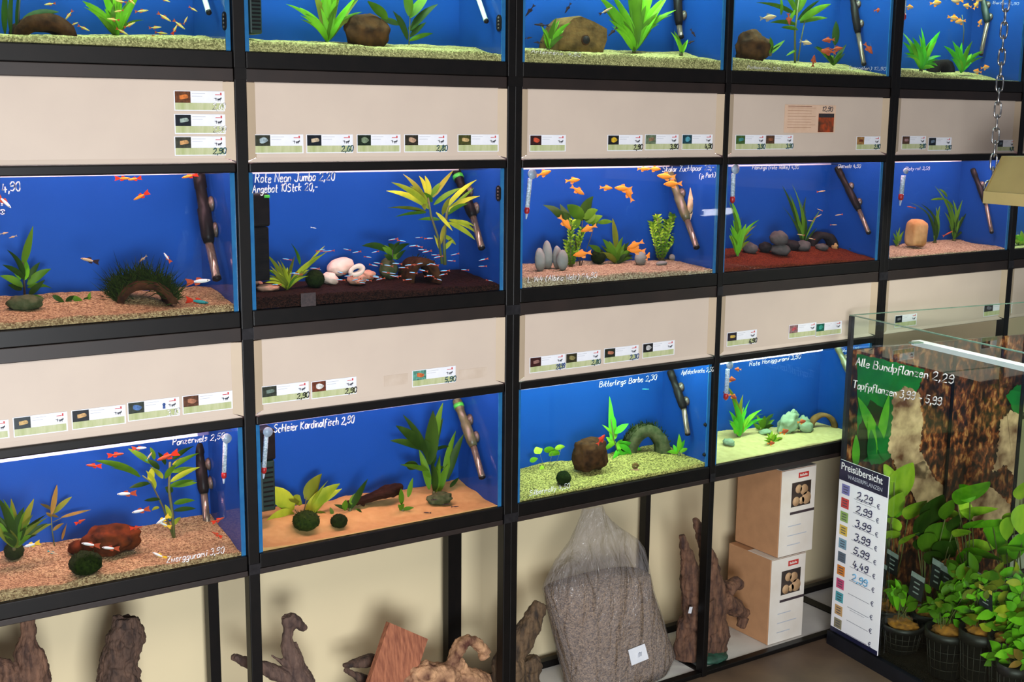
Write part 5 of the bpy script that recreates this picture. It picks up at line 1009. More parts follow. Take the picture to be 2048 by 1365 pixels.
# root ornament on a green foot
Yd = .085
t = thing('root_ornament', V((onY(1400, 1310, Yd).x, Yd, .0105)), 'forked brown root ornament with a white tag standing on a green foot', 'root ornament')
wood('', [[(1364, 1072, 7), (1368, 1092, 11), (1378, 1130, 18), (1384, 1170, 26), (1388, 1220, 28), (1390, 1265, 34), (1386, 1312, 36)], [(1390, 1038, 6), (1398, 1056, 10), (1408, 1085, 14), (1418, 1130, 20), (1428, 1180, 26), (1426, 1240, 34), (1424, 1305, 34)], [(1440, 1195, 24), (1468, 1215, 22), (1490, 1228, 17), (1480, 1255, 9)], [(1450, 1180, 18), (1472, 1164, 14), (1480, 1172, 10)], [(1400, 1200, 30), (1410, 1260, 34)], [(1366, 1250, 10), (1360, 1290, 14), (1364, 1318, 14)]], Yd, WD['root'], .010, .003, parent=t, part='root')
C = onY(1418, 1312, Yd-.02); mb = MB(); blob(mb, V((C.x, C.y, .018)), (.062, .05, .014), 3, .12, 3, 3, flat=-.0065); mb.build('green_foot', M('green_foot', S(40, 84, 66), S(26, 56, 44), 60, rough=.6, bump=.3), t)
P = onY(1381, 1220, Yd-.045); mb = MB(); mb.obox(P+V((-.008, 0, -.010)), V((.013, .002, -.004)), V((0, .0012, 0)), V((.005, 0, .019))); mb.build('price_tag', PAPER, t)
# bag of gravel
def bag():
    Yc = .105
    prof = [(1368, 1142, 1316), (1330, 1137, 1338), (1300, 1130, 1327), (1250, 1116, 1310), (1200, 1104, 1294), (1165, 1099, 1288)]
    filmp = [(1165, 1098, 1289), (1150, 1100, 1287), (1130, 1107, 1284), (1110, 1116, 1280), (1090, 1132, 1268), (1075, 1145, 1250), (1060, 1152, 1232), (1045, 1159, 1218), (1030, 1164, 1208), (1014, 1168, 1202)]
    t = thing('gravel_bag', V((onY(1230, 1365, Yc).x, Yc, .0105)), 'large clear plastic bag filled with brownish gravel standing on the bottom shelf', 'gravel bag')
    def rings(rows, dep, infl=0, wr=0):
        vs = []; n = 40
        for (y, a, b) in rows:
            A, B = onY(a, y, Yc), onY(b, y, Yc); c = (A+B)/2; hx = (B.x-A.x)/2+infl; d = dep(y)+infl
            for i in range(n):
                an = 2*PI*i/n; cx, sy = math.cos(an), math.sin(an); p = .72
                x = math.copysign(abs(cx)**p, cx)*hx; yy = math.copysign(abs(sy)**p, sy)*d
                w_ = 1+wr*noise.noise(V((cx*3.2, sy*3.2, y*.012)))+wr*.6*math.sin(an*9+y*.05)
                vs.append(V((c.x+x*w_, min(Yc+yy*w_, .262), A.z*.5+B.z*.5)))
        return vs, n
    A0 = onY(1142, 1368, Yc); zb = A0.z
    def dp(y): return .078 if y > 1165 else .078*max(.16, ((y-1000)/165.0))
    rows = prof; vs, n = rings(rows, dp)
    base, _ = rings([(1368, 1146, 1312)], dp)
    low = [V((v.x*1, v.y, .0115)) for v in base]; low2 = [V((low[0].x, 0, 0))]*0
    top = sum(vs[-n:], V())/n+V((0, 0, .022)); bot = sum(low, V())/n
    allv = low+vs+[top, bot]; m = len(rows)+1; fs = [(j*n+i, j*n+(i+1) % n, (j+1)*n+(i+1) % n, (j+1)*n+i) for j in range(m-1) for i in range(n)]
    tI = len(allv)-2
    fs += [((m-1)*n+i, (m-1)*n+(i+1) % n, tI) for i in range(n)]+[((i+1) % n, i, tI+1) for i in range(n)]
    MB().add(allv, fs, 0, True).build('gravel_filling', M('bag_gravel', S(176, 150, 126), S(92, 78, 72), 260, rough=.85, bump=.7, kind='vor'), t)
    rows = prof[:-1]+filmp; vs, n = rings(rows, dp, .0022, .016)
    low = [V((v.x, v.y, .0108)) for v in vs[:n]]; allv = low+vs; m = len(rows)+1
    fs = [(j*n+i, j*n+(i+1) % n, (j+1)*n+(i+1) % n, (j+1)*n+i) for j in range(m-1) for i in range(n)]
    # gathered mouth fanning out above the neck
    o = MB().add(allv, fs, 0, True).build('plastic_film', film('bag_film', .75), t)
    P = [onY(x, y, Yc-.0835) for x, y in ((1256, 1301), (1289, 1288), (1297, 1318), (1263, 1332))]
    n_ = V((0, -.0012, 0)); m = MB(); m.add(P+[p+n_ for p in P], [(0, 1, 2, 3), (7, 6, 5, 4), (0, 4, 5, 1), (1, 5, 6, 2), (2, 6, 7, 3), (3, 7, 4, 0)]); stk = m.build('sticker', PAPER, t)
    c = sum(P, V())/4; m = MB()
    for i, (dx, dz, w_, h_) in enumerate(((-.002, -.008, .002, .012), (.002, -.008, .003, .015), (.006, -.006, .0015, .011), (.009, -.006, .003, .012), (-.001, .004, .010, .0015))): m.box((c.x+dx, c.y-.0022, c.z+dz), (c.x+dx+w_, c.y-.0013, c.z+dz+h_))
    m.build('barcode', GREYINK, stk)
    return t
bag()
# boxes
CARD = M('brown_cardboard', S(186, 138, 98), S(176, 130, 92), 30, rough=.8)
BOXW = M('box_white', S(232, 226, 216), S(220, 210, 196), 10, rough=.5)
PEB = M('box_photo_pebbles', S(186, 150, 110), S(70, 54, 44), 40, rough=.4, kind='vor')
def box(x0, z0, label, w=.147, h=.276, d=.19, y0=.0345):
    t = thing('cardboard_box', V((x0+w/2, y0+d/2, z0)), label, 'cardboard box', 'stacked cardboard boxes on the bottom shelf'); o = V((x0, y0, z0))
    MB().box((x0, y0+.003, z0), (x0+w, y0+d, z0+h), bev=.003).build('carton', CARD, t)
    m = MB(); m.box((x0+.0005, y0, z0+.002), (x0+w-.0005, y0+.0028, z0+h-.002), bev=.001); m.box((x0+.0005, y0, z0+h+.0002), (x0+w-.0005, y0+d*.55, z0+h+.0012)); m.build('white_sleeve', BOXW, t)
    m = MB(); flat(m, o, w*.30, w*.86, h*.56, h*.84, .0002); ph = m.build('photo', M('photo_black', S(60, 46, 38), S(40, 32, 28), 40, rough=.4), t)
    m = MB(); 
    for cx, cz, r in ((.50, .76, .014), (.66, .74, .017), (.74, .64, .020), (.44, .62, .015), (.60, .62, .012)): m.lathe(o+V((w*cx, -.0005, h*cz)), (0, -1, 0), [(0, r), (.0006, r*.98)], 18)
    m.build('pebble_picture', M('pebble_print', S(206, 170, 128), S(170, 130, 94), 30, rough=.4), ph)
    m = MB(); flat(m, o, w*.48, w*.78, h*.885, h*.945, .0002); lg = m.build('red_logo', M('logo_red', S(196, 52, 46), S(186, 46, 42), 30, rough=.4), t)
    m = MB(); 
    for i in range(6): flat(m, o, w*(.52+.037*i), w*(.545+.037*i), h*.903, h*(.922 if i % 2 else .930), .0007)
    m.build('logo_lettering', BOXW, lg)
    m = MB(); flat(m, o, w*.28, w*.99, h*.475, h*.505, .0002); m.build('dark_stripe', M('stripe_dark', S(66, 52, 56), S(56, 46, 50), 30, rough=.4), t)
    m = MB()
    for i in range(3): flat(m, o, w*.24, w*(.62 if i != 1 else .8), h*(.34-.11*i), h*(.35-.11*i), .0002)
    m.build('print_line', GREYINK, t)
    return t
box(1.667, .0105, 'lower cardboard box with white printed front on the bottom shelf beside the price board')
box(1.692, .2886, 'upper cardboard box with white printed front stacked on another box')
# sunken wood in the orange sand tank
o = wood('dark sunken branch lying on the orange sand behind the little fern', [[(694, 1006, 4), (712, 1004, 8), (740, 996, 12), (768, 986, 14), (792, 976, 12), (806, 974, 6)], [(722, 1003, 5), (728, 1012, 3)], [(770, 982, 10), (786, 990, 6), (800, 986, 3)]], .125, M('sunken_wood', S(50, 27, 16), S(24, 12, 9), 48, rough=.85, bump=1.0, bscale=110, spec=.08, stretch=(.4, 1.6, 1.6)), .006, .0022, name='sunken_wood')
del o['group']; o['category'] = 'driftwood'
# ================================================================ plant tank in the aisle
def onU(x, y, u=0.0):
    d = ray(x, y); return CAM + d*(((TP0-CAM).dot(TD)+u)/d.dot(TD))
def uv(P): return (P-TP0).dot(TD), (P-TP0).dot(TN)
TLn, TW, TH = 1.22, .735, 1.038
t = thing('plant_tank', T(TLn/2, TW/2, 0), 'tall glass plant tank standing in the aisle full of potted water plants', 'plant tank'); PT = t
def tb(mb, u0, u1, v0, v1, z0, z1, mi=0): return mb.obox(T(u0, v0, z0), TD*(u1-u0), TN*(v1-v0), V((0, 0, z1-z0)), mi)
TGL = clear('plant_tank_glass', (.955, .985, .965, 1), .012, .02)
GEDGE = M('green_glass_edge', S(120, 150, 130), S(90, 124, 106), 30, rough=.2)
for nm, a in (('glass_side', (0.004, TLn-.004, 0, .008)), ('glass_side', (0.004, TLn-.004, TW-.008, TW)), ('glass_end', (0, .0038, 0, TW)), ('glass_end', (TLn-.0038, TLn, 0, TW))):
    tb(MB(), a[0], a[1], a[2], a[3], .04, TH).build(nm, TGL, t)
m = MB()
for a in ((0, TLn, -.001, .0085), (0, TLn, TW-.0085, TW+.001), (-.001, .005, .009, TW-.009), (TLn-.005, TLn+.001, .009, TW-.009)): tb(m, a[0], a[1], a[2], a[3], TH, TH+.0025)
m.build('rim_edge', GEDGE, t)
m = MB()
for u0, v0 in ((-.001, -.0012), (-.001, TW-.0108), (TLn-.011, -.0012), (TLn-.011, TW-.0108)): tb(m, u0, u0+.012, v0, v0+.012, .04, TH-.001)
m.build('corner_seal', M('black_silicone', S(24, 24, 30), S(34, 34, 40), 30, rough=.4), t)
m = MB()
for a in ((-.008, TLn+.008, -.008, .014), (-.008, TLn+.008, TW-.014, TW+.008), (-.008, .014, .0145, TW-.0145), (TLn-.014, TLn+.008, .0145, TW-.0145)): tb(m, *a, 0, .044)
m.build('base_rim', M('dark_base_rim', S(24, 26, 34), S(18, 20, 26), 20, rough=.3), t)
tb(MB(), .004, TLn-.004, .008, TW-.008, .002, .012).build('base_plate', BLK, t)
tb(MB(), .005, TLn-.005, .0085, TW-.0085, .04, .937).build('water', clear('plant_tank_water', (.955, .985, .93, 1), .006, .02), t)
# printed background sheet inside the far pane
def poster_mat():
    mm = bpy.data.materials.new('printed_background'); mm.use_nodes = True; nt = mm.node_tree; N = nt.nodes; L = nt.links; b = N['Principled BSDF']; b.inputs['Roughness'].default_value = .5
    tc = N.new('ShaderNodeTexCoord'); gm = N.new('ShaderNodeMapping'); gm.inputs['Scale'].default_value = (1, 1, .6); L.new(tc.outputs['Object'], gm.inputs[0])
    def nz(scale, det=5, dist=0): 
        n = N.new('ShaderNodeTexNoise'); n.inputs['Scale'].default_value = scale; n.inputs['Detail'].default_value = det; n.inputs['Distortion'].default_value = dist; L.new(gm.outputs[0], n.inputs['Vector']); return n.outputs['Fac']
    def ramp(f, cols):
        r = N.new('ShaderNodeValToRGB'); e = r.color_ramp.elements
        while len(e) < len(cols): e.new(.5)
        for q, (p, c) in zip(e, cols): q.position = p; q.color = c
        L.new(f, r.inputs[0]); return r.outputs[0]
    plants = ramp(nz(60, 8, .35), [(.36, S(24, 16, 12)), (.47, S(78, 40, 24)), (.56, S(140, 72, 38)), (.66, S(200, 140, 86))])
    deep = ramp(nz(7, 4), [(.40, S(36, 40, 26)), (.60, S(255, 255, 255))])
    mx = N.new('ShaderNodeMix'); mx.data_type = 'RGBA'; mx.blend_type = 'MULTIPLY'; mx.inputs[0].default_value = .75; L.new(plants, mx.inputs[6]); L.new(deep, mx.inputs[7])
    L.new(mx.outputs[2], b.inputs['Base Color']); return mm
POST = poster_mat()
pt = MB(); tb(pt, .006, .008, .012, TW-.014, .05, .935); psh = pt.build('printed_background', POST, t)
ROCKP = M('printed_rock', S(232, 196, 156), S(96, 58, 40), 17, rough=.5, detail=8)
LEAFG = [M('printed_leaf_bright', S(96, 170, 40), S(60, 140, 40), 18, rough=.5), M('printed_leaf_deep', S(18, 118, 46), S(10, 84, 34), 14, rough=.5), M('printed_dark', S(36, 34, 22), S(22, 40, 20), 18, rough=.5)]
def upatch(pts, lift):   # a patch of the printed picture, trimmed to the sheet
    out = []
    for x, y in pts:
        P = onU(x, y, lift); v = min(max(uv(P)[1], .014), TW-.016); out.append(T(lift, v, min(max(P.z, .06), .93)))
    return out
def jag(pts, n=7, amp=7, seed=1):
    n *= 2; amp *= .55
    out = []; rnd = random.Random(seed)
    for i in range(len(pts)):
        a, b_ = pts[i], pts[(i+1) % len(pts)]
        for k in range(n):
            f = k/n; out.append((a[0]+(b_[0]-a[0])*f+rnd.uniform(-amp, amp)*(.3 if k == 0 else 1)*.5, a[1]+(b_[1]-a[1])*f+rnd.uniform(-amp, amp)*.5))
    return out
def printed(name, pts, lift, mt):
    P = upatch(pts, lift); n = len(P); m = MB(); m.add(P+[p+TD*.0004 for p in P], [tuple(range(n)), tuple(range(2*n-1, n-1, -1))]+[(i, (i+1) % n, (i+1) % n+n, i+n) for i in range(n)])
    o = m.build(name, mt, psh); return o
printed('printed_leaf', jag([(1714, 708), (1800, 728), (1850, 740), (1838, 775), (1822, 800), (1840, 870), (1800, 905), (1760, 930), (1716, 920)], 5, 5, 1), .0085, LEAFG[1])
printed('printed_dark_gap', jag([(1716, 860), (1740, 800), (1770, 820), (1750, 900), (1716, 930)], 4, 5, 2), .0091, LEAFG[2])
printed('printed_rock', jag([(1786, 790), (1812, 772), (1838, 786), (1846, 850), (1838, 900), (1858, 935), (1850, 960), (1800, 950), (1790, 930), (1776, 900), (1784, 850)], 7, 9, 3), .0097, ROCKP)
printed('printed_rock', jag([(2000, 842), (2020, 822), (2060, 836), (2070, 1000), (2036, 960), (2010, 930), (1985, 945), (1995, 905)], 7, 9, 4), .0097, ROCKP)
printed('printed_rock', jag([(1826, 930), (1848, 922), (1870, 960), (1890, 975), (1888, 1010), (1840, 1020), (1820, 980)], 5, 7, 6), .0097, ROCKP)
printed('printed_rock', jag([(1930, 985), (1970, 965), (2000, 990), (2020, 1010), (2018, 1050), (1950, 1050), (1925, 1010)], 5, 7, 7), .0097, ROCKP)
printed('printed_leaf', jag([(2012, 790), (2035, 770), (2060, 775), (2060, 834), (2030, 828)], 4, 6, 5), .0091, LEAFG[1])
for i, (a, b_, w, k) in enumerate((((1760, 890), (1716, 795), 24, 0), ((1756, 900), (1778, 790), 24, 0), ((1770, 920), (1752, 850), 20, 1), ((1712, 935), (1712, 870), 20, 0), ((1750, 915), (1738, 830), 22, 0), ((1745, 930), (1742, 860), 24, 1))):
    A, B = onU(*a, .0105+.0006*i), onU(*b_, .0105+.0006*i); m = MB(); m.leaf(A, B, w*mpp(A), V((0, 0, 0)), TD*1, 0, n=9, fold=0); o = m.build('printed_leaf', LEAFG[k], psh)
m = MB(); A = onU(1905, 740, .014); B = onU(1895, 1020, .014); m.obox(V((A.x, A.y, .05)), TN*.011, TD*.003, V((0, 0, .885))); m.build('background_seam', BLK, t)
# glass brace inside the pane, coloured white for the light it reflects
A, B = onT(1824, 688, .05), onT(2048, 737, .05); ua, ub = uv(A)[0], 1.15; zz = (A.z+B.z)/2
tb(MB(), ua, ub, .048, .080, zz-.006, zz+.007).build('glass_brace', M('brace_reflection_white', S(236, 238, 240), S(226, 230, 234), 20, rough=.3), t)
for q in (ua+.03, ub-.04): tb(MB(), q, q+.02, .0085, .0448, zz+.0082, zz+.011).build('brace_bracket', GEDGE, t)
# handwriting on the pane
NT = -TN
def onTp(x, y): return onT(x, y, -.0006)
scribble('Alle Bundpflanzen 2,29', onTp(1712, 731), onTp(1906, 768), .0235, NT, PEN, t, thick=.15, label='white handwritten writing on the pane')
scribble('Topfpflanzen 3,99 - 5,99', onTp(1706, 776), onTp(1882, 812), .0225, NT, PEN, t, thick=.15)
# price board stuck on the pane
def tt(txt, u, z, size, mt, parent, **k): return text(txt, T(u, -.0062, z), TD, NT, size, mt, parent, **k)
pb = thing('price_board', T(.1, -.005, .05), 'white price board with coloured squares and handwritten prices stuck on the plant tank', 'price board')
NAVY = M('board_navy', S(24, 28, 62), S(20, 24, 54), 20, rough=.3)
u0, u1, z0, z1 = .004, .214, .050, .598
tb(MB(), u0, u1, -.0055, -.0018, z0, z1).build('board', M('board_white', S(252, 252, 255), S(248, 249, 254), 20, rough=.3), pb)
tb(MB(), u0, u1, -.0062, -.0056, .536, z1).build('header', NAVY, pb); tb(MB(), u0, u1, -.0062, -.0056, z0, .064).build('footer', NAVY, pb)
text('Preisübersicht', T(.0105, -.0063, .570), TD, NT, .0315, PEN, pb, bold=.0003)
text('WASSERPFLANZEN', T(.043, -.0063, .548), TD, NT, .0175, M('silver_print', S(190, 194, 205), S(180, 184, 196), 20), pb)
SW = [(132, 132, 196), (214, 66, 66), (150, 186, 96), (230, 196, 80), (122, 164, 186), (92, 110, 128), (224, 134, 46), (214, 76, 126), (70, 168, 180), (206, 164, 106), (150, 142, 110)]
PRC = ['2,29', '2,99', '3,99', '3,99', '5,99', '4,49', '2,99', '', '', '', '']
DK = M('board_pen', S(40, 40, 84), S(34, 34, 76), 20); LB = M('board_pen_light', S(110, 184, 226), S(100, 174, 220), 20); LINE = M('board_line', S(120, 124, 140), S(110, 114, 130), 20)
for i, c in enumerate(SW):
    zc = .509-i*.0428
    sq_ = tb(MB(), .019, .053, -.0062, -.0057, zc-.014, zc+.017).build('colour_square', M('square_%d_%d_%d' % c, S(*c), S(*[int(q*.92) for q in c]), 20, rough=.4), pb)
    m = MB()
    for dz in (.008, .000, -.008): tb(m, .026, .046, -.0066, -.0063, zc+dz, zc+dz+.0028)
    m.build('square_print', M('square_print', S(70, 70, 84), S(84, 84, 96), 20), sq_)
    m = MB(); tb(m, .074, .168, -.0060, -.0056, zc-.0158, zc-.0146)
    if i in (0, 8): tb(m, .085, .15, -.0060, -.0056, zc-.022, zc-.0212)
    m.build('price_line', LINE, pb)
    text('€', T(.173, -.0057, zc-.0165), TD, NT, .021, DK, pb, name='euro_sign')
    if PRC[i]: scribble(PRC[i], T(.087, -.0058, zc-.011), T(.152, -.0058, zc-.011), .0215, NT, LB if i == 6 else DK, pb, thick=.15, name='price_writing')
# dark gravel
nx, ny = 70, 46; vs = []
for j in range(ny+1):
    for i in range(nx+1):
        u = .006+(TLn-.012)*i/nx; v = .0095+(TW-.019)*j/ny; vs.append(T(u, v, .060+.02*noise.noise(V((u*6, v*6, 2)))+(random.random()-.5)*.003))
n0 = len(vs); vs += [T(.006+(TLn-.012)*i/nx, .0095, .014) for i in range(nx+1)]
fs = [(j*(nx+1)+i, (j+1)*(nx+1)+i, (j+1)*(nx+1)+i+1, j*(nx+1)+i+1) for j in range(ny) for i in range(nx)]+[(i, i+1, n0+i+1, n0+i) for i in range(nx)]
tag(MB().add(vs, fs, 0, True).build('gravel', M('dark_tank_gravel', S(34, 28, 22), S(14, 12, 10), 300, rough=.8, bump=.8, kind='vor')), 'dark gravel on the bottom of the plant tank', 'gravel', None, 'stuff')
# potted plants
POT = M('black_mesh_pot', S(26, 24, 22), S(14, 13, 12), 120, rough=.5); WOOLM = M('rock_wool', S(176, 116, 34), S(110, 70, 26), 60, rough=.9, bump=.5)
TAGK = M('tag_black', S(34, 40, 44), S(26, 32, 36), 20, rough=.35); TAGW = M('tag_strip', S(150, 160, 160), S(130, 142, 140), 60, rough=.4); TAGY = M('tag_yellow', S(200, 190, 70), S(180, 170, 60), 60)
PG = 'potted water plants in the plant tank'
def potted(label, px, py, rpx, v, leaves, color, tags=(), seed=1, bushes=(), accent=None, stems=(), wool=True):
    P = onT(px, py, v); k = mpp(P); r = rpx*k; zb = .062; h = P.z-zb
    t = thing('potted_plant', V((P.x, P.y, zb)), label, 'potted plant', PG); rnd = random.Random(seed)
    h = max(h, .03)
    MB().lathe((P.x, P.y, zb), (0, 0, 1), [(0, r*.72), (h*.8, r*.93), (h*.82, r*1.04), (h, r*1.06), (h*.985, r*.94), (h*.9, r*.9)], 20).build('pot', POT, t)
    g = MB()
    for i in range(18):
        a = 2*PI*i/18; d = V((math.cos(a), math.sin(a), 0)); g.tube([V((P.x, P.y, zb+.002))+d*r*.74, V((P.x, P.y, zb+h*.8))+d*r*.95], .0012, 4)
    for f in (.2, .4, .6): g.tube([V((P.x, P.y, zb+h*f))+V((math.cos(2*PI*i/24), math.sin(2*PI*i/24), 0))*r*(.735+.26*f) for i in range(25)], .0011, 4)
    g.build('pot_grid', M('pot_rib', S(36, 30, 22), S(26, 22, 16), 60), t)
    if wool: m = MB(); blob(m, (P.x, P.y, zb+h*.97), (r*.7, r*.7, .018), seed, .3, 3, 3); m.build('rock_wool', WOOLM, t)
    mb = MB()
    for lf in leaves:
        x0, y0, x1, y1, ww = lf[:5]; bd = lf[5] if len(lf) > 5 else .12
        dv = lf[6] if len(lf) > 6 else rnd.uniform(-.03, .04)
        A = onT(x0, y0, v+dv*.4); B = onT(x1, y1, max(v+dv, .02)); mb.leaf(A, B, ww*mpp(A), bendv(A, B, bd), None, rnd.choice((0, 0, 1)), twist=rnd.uniform(-.7, .7), n=9)
    for (bx, by, br, n, sz) in bushes:
        for i in range(n):
            x = bx+rnd.gauss(0, br*.5); y = by+rnd.gauss(0, br*.5); a = rnd.uniform(-.5, PI+.5); A = onT(x, y, max(.025, v+rnd.uniform(-.05, .05))); L_ = sz*mpp(A)*rnd.uniform(.7, 1.3)
            B = A+RI*math.cos(a)*L_+V((0, 0, math.sin(a)*L_))+TN*rnd.uniform(-.5, .5)*L_
            mb.leaf(A, B, L_*.62, bendv(A, B, .15), None, rnd.choice((1, 1, 1, 0, 2 if accent else 1)), n=5, twist=rnd.uniform(-.8, .8))
    # leaf stalks
    sb = MB()
    for lf in leaves[::1]:
        A = onT(lf[0], lf[1], v); Q = V((P.x, P.y, zb+h)); sb.tube([Q+V((rnd.uniform(-.5, .5)*r, rnd.uniform(-.5, .5)*r, 0)), (Q*.45+A*.55)+RI*rnd.uniform(-.01, .01), A], .0017, 5)
    for bx, by, br, n, sz in bushes:
        for q in range(4): Q = V((P.x, P.y, zb+h)); sb.tube([Q+V((rnd.uniform(-.5, .5)*r, 0, 0)), onT(bx+rnd.uniform(-br, br)*.6, by-rnd.uniform(0, br)*.5, v)], .0016, 5)
    cc = {'lime': ('lime', 'bright'), 'bright': ('bright', 'mid'), 'dark': ('dark', 'mid'), 'mid': ('mid', 'bright'), 'yellow': ('yellow', 'lime')}[color]
    mb.build('foliage', [GRN[cc[0]], GRN[cc[1]], GRN[accent or cc[1]]], t); sb.build('stem', STEM, t)
    for (x, y, w, hh, lean, kind) in tags:
        vv = max(v-.04, .02); A = onT(x, y, vv); kk = mpp(A); ex = TD*(w*kk*1.15)+V((0, 0, -w*kk*.12)); ez = V((0, 0, -hh*kk))+TD*(-lean*kk)
        m = MB(); m.obox(A, ex, ez, TN*.0012); tg = m.build('plant_tag', TAGK, t)
        m = MB(); m.obox(A-TN*.0008, ex, ez*.2, TN*.0006); m.build('tag_strip', TAGW if kind == 'w' else TAGY, tg)
        m = MB()
        for q in range(3): m.obox(A-TN*.0008+ex*.3+ez*(.34+.2*q), ex*.42, ez*.05, TN*.0006)
        m.build('tag_print', TAGW, tg)
    return t
potted('potted plant with large bright leaves rising beside the price board', 1775, 1215, 34, .17, [(1788, 965, 1768, 926, 30), (1786, 1008, 1826, 926, 56, .1), (1772, 1010, 1800, 985, 26), (1772, 1042, 1818, 1016, 14), (1772, 1078, 1800, 1066, 26), (1800, 1090, 1848, 1062, 26), (1785, 1035, 1806, 985, 40), (1780, 990, 1772, 955, 24), (1815, 1040, 1854, 1002, 46), (1745, 960, 1712, 925, 28), (1800, 1062, 1770, 1040, 28)], 'lime', [(1775, 1098, 28, 46, 2, 'w'), (1754, 1120, 26, 46, 3, 'w')], 41)
potted('potted plant with dark rounded leaves in the middle of the plant tank', 1858, 1222, 36, .16, [(1858, 1052, 1886, 990, 58, .05), (1848, 1068, 1860, 1020, 46), (1868, 1100, 1894, 1046, 62, .05), (1880, 1120, 1900, 1085, 46), (1848, 1105, 1870, 1070, 44), (1890, 1040, 1905, 1000, 34), (1836, 1100, 1848, 1076, 28), (1900, 1110, 1915, 1080, 30), (1860, 1130, 1880, 1105, 40), (1842, 1075, 1830, 1040, 30), (1905, 1065, 1918, 1030, 34)], 'dark', [(1866, 1116, 26, 60, 4, 'w'), (1882, 1128, 28, 62, -2, 'w')], 42)
potted('potted plant with broad pale leaves in front of the background seam', 1950, 1230, 38, .18, [(1916, 1010, 1978, 964, 64, .05), (1908, 1036, 1996, 1018, 26, .1), (1920, 1030, 1876, 1034, 26, .2), (1945, 1056, 2020, 1046, 18, .15), (1925, 1106, 2006, 1122, 34, .15), (1930, 1090, 1990, 1098, 24), (1940, 1040, 1912, 985, 26), (1930, 1060, 1970, 1040, 30), (1910, 1075, 1940, 1062, 34), (1915, 1128, 1966, 1110, 36), (1940, 1005, 1918, 970, 36)], 'lime', [(1934, 1132, 38, 46, -3, 'w')], 43)
potted('potted plant with wide light leaves at the picture edge of the plant tank', 2030, 1235, 36, .2, [(1966, 1062, 2014, 1088, 60, .15), (2028, 1036, 2014, 1082, 44), (2054, 1010, 2042, 1070, 46), (2000, 1110, 2050, 1098, 40), (1985, 1045, 2010, 1062, 28), (2030, 1120, 2056, 1060, 44), (2040, 1000, 2060, 960, 40), (2010, 1050, 2040, 1030, 34), (2030, 1090, 2002, 1130, 36)], 'lime', [], 44)
potted('small potted plant nearest the price board with orange rock wool', 1806, 1246, 40, .065, [(1800, 1210, 1790, 1158, 14), (1806, 1215, 1812, 1170, 12), (1795, 1222, 1782, 1170, 14), (1815, 1215, 1842, 1192, 22), (1792, 1215, 1768, 1180, 12), (1812, 1225, 1836, 1205, 18), (1798, 1225, 1806, 1190, 12)], 'bright', [(1824, 1142, 32, 52, 6, 'w')], 45, [(1800, 1195, 22, 10, 24)])
potted('leafy potted plant in the middle of the front row', 1896, 1258, 42, .07, [(1888, 1222, 1880, 1190, 22), (1900, 1225, 1925, 1196, 18), (1880, 1235, 1856, 1222, 18)], 'bright', [], 46, [(1885, 1205, 30, 34, 24), (1880, 1225, 22, 16, 22), (1925, 1160, 18, 14, 30), (1912, 1196, 24, 24, 24)], 'olive')
potted('bushy potted plant with a yellow and black tag behind the front row', 1962, 1258, 40, .08, [(1950, 1150, 1938, 1105, 20), (1955, 1170, 1984, 1150, 24), (1940, 1200, 1960, 1180, 22)], 'mid', [(1958, 1168, 30, 42, -4, 'y')], 47, [(1965, 1220, 36, 36, 26), (1945, 1180, 26, 24, 26), (1990, 1165, 22, 16, 30), (1945, 1245, 24, 14, 22)], 'olive')
potted('dense potted plant at the picture edge with a yellowing leaf', 2020, 1275, 40, .09, [(2030, 1215, 2048, 1200, 34)], 'mid', [], 48, [(2010, 1215, 32, 40, 28), (2020, 1255, 30, 36, 26), (2040, 1180, 24, 20, 28), (2045, 1245, 24, 22, 28), (2005, 1240, 26, 20, 24)], 'yellow')
potted('low spreading potted plant lowest at the picture edge of the plant tank', 2030, 1325, 34, .05, [], 'mid', [], 49, [(2020, 1295, 28, 30, 26), (2040, 1320, 26, 26, 26), (2010, 1315, 24, 12, 24)], 'brown', wool=False)
# ================================================================ hanging lamp hood and chain
HOOD = M('beige_hood', S(168, 142, 84), S(158, 134, 78), 12, rough=.55); HOODL = M('beige_lip', S(196, 172, 112), S(186, 164, 106), 12, rough=.5)
vh = .25; H0 = onT(1968, 406, vh); uh = uv(H0)[0]; zb = H0.z; H1 = onU(2005, 312, uh); v1 = uv(H1)[1]; zt = H1.z
lamp = thing('hanging_lamp', T(uh+.5, vh+.15, zb), 'beige lamp hood hanging on a chain above the plant tank', 'lamp'); LH = .95
lipz = (onT(1985, 384, vh).z-zb)
w2 = (v1-vh); vr = v1+.10
sec = [(vh, 0), (vh, lipz), (vh+.004, lipz), (v1, zt-zb), (vr, zt-zb), (vr+w2-.004, lipz), (vr+w2, lipz), (vr+w2, 0), (vr+w2-.004, 0), (vr+w2-.005, lipz-.004), (vr-.002, zt-zb-.004), (v1+.002, zt-zb-.004), (vh+.005, lipz-.004), (vh+.004, 0)]
n = len(sec); vs = [T(u, v, zb+z) for u in (uh, uh+LH) for v, z in sec]
MB().add(vs, [(i, (i+1) % n, (i+1) % n+n, i+n) for i in range(n)]+[tuple(range(n-1, -1, -1)), tuple(range(n, 2*n))]).build('shade', HOOD, lamp)
e = MB(); 
for u in (uh-.003, uh+LH+.0005): P = [T(u, v, zb+z) for v, z in ((vh, 0), (vh, lipz), (v1, zt-zb), (vr, zt-zb), (vr+w2, lipz), (vr+w2, 0))]; e.add(P+[p+TD*.0025 for p in P], [tuple(range(6)), tuple(range(11, 5, -1))]+[(i, (i+1) % 6, (i+1) % 6+6, i+6) for i in range(6)])
e.build('end_plate', HOOD, lamp)
tb(MB(), uh-.002, uh+LH+.002, vh-.003, vh-.0004, zb-.001, zb+lipz).build('lip', HOODL, lamp)
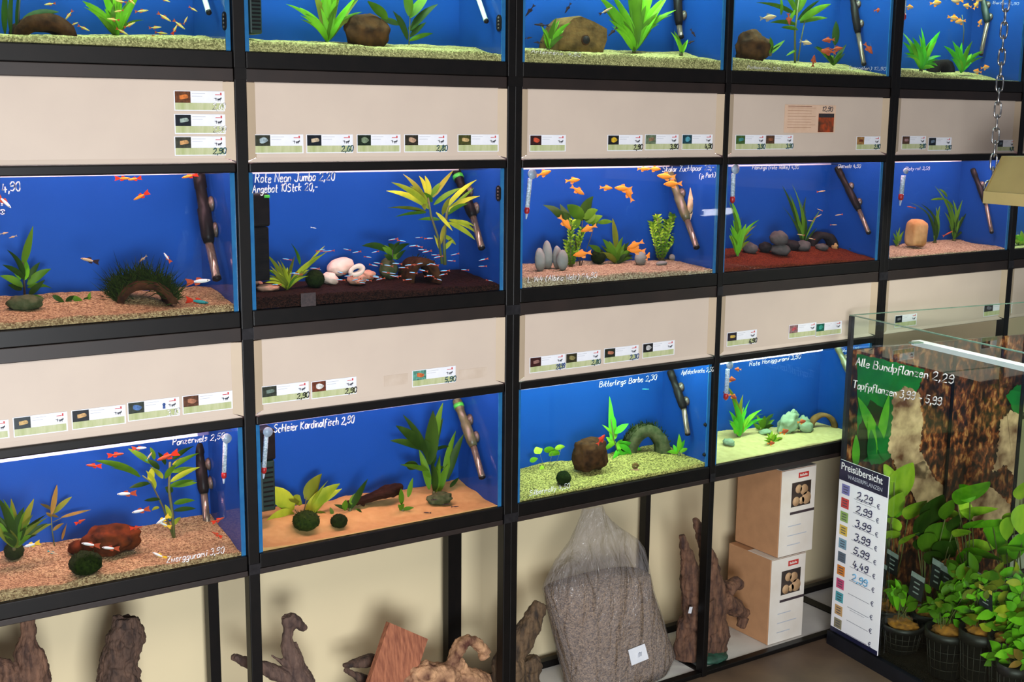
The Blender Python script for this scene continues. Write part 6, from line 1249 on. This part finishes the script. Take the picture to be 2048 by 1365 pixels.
MB().tube([T(uh+.03, (v1+vr)/2, zb+.05), T(uh+LH-.03, (v1+vr)/2, zb+.05)], .013, 12).build('fluorescent_tube', TUBE, lamp)
MB().tube([T(.87, .44, 1.262), T(.87, .60, 1.262)], .012, 12).build('bulb', M('lit_bulb', (1, 1, 1, 1), (1, 1, 1, 1), 5, emit=18), lamp)  # unseen bulb added below the hood for its reflection in the panes
MB().tube([T(.87, .42, zt-.01), T(.87, .42, 1.262), T(.87, .439, 1.262)], .009, 10).build('bulb_holder', CLR, lamp)
CHR = M('chain_steel', S(190, 190, 190), S(150, 150, 150), 60, rough=.16, metal=1)
RG = onU(1983, 376, uh-.012); k = mpp(RG); ch = thing('steel_chain', RG, 'shiny steel chain with a ring holding up the beige lamp hood', 'chain')
def loop(C, A, B, ra, rb, tr, seg=20, m=7):
    vs = []
    for i in range(seg):
        a = 2*PI*i/seg; c, s_ = math.cos(a), math.sin(a); p = 2/3.2
        mid = A*math.copysign(abs(c)**p, c)*ra+B*math.copysign(abs(s_)**p, s_)*rb; rad = (A*c*rb+B*s_*ra).normalized(); nn = A.cross(B).normalized()
        for j in range(m): b = 2*PI*j/m; vs.append(C+mid+(rad*math.cos(b)+nn*math.sin(b))*tr)
    fs = [(i*m+j, ((i+1) % seg)*m+j, ((i+1) % seg)*m+(j+1) % m, i*m+(j+1) % m) for i in range(seg) for j in range(m)]
    return MB().add(vs, fs, 0, True)
Hx = V((RI.x, RI.y, 0)).normalized(); Dp = V((0, 0, 1)).cross(Hx)
loop(RG, Hx, V((0, 0, 1)), 14*k, 14*k, 2.3*k).build('ring', CHR, ch)
c = RG+V((0, 0, 14*k)); i = 0
hk = MB().tube([RG-V((0, 0, 14*k)), RG+V((0, 0, -20*k))+Hx*6*k, T(uh-.002, vh+.02, zb+lipz*.8)], 2*k, 6); hk.build('hook', CHR, ch)
while c.z < RG.z+1.0:
    ang = (.15 if i % 2 else 1.25)+.06*math.sin(i*1.7); A = Hx*math.cos(ang)+Dp*math.sin(ang)
    loop(c+V((0, 0, 12*k)), A, V((0, 0, 1)), 7*k, 15.5*k, 1.9*k).build('link', CHR, ch); c = c+V((0, 0, 25.5*k)); i += 1
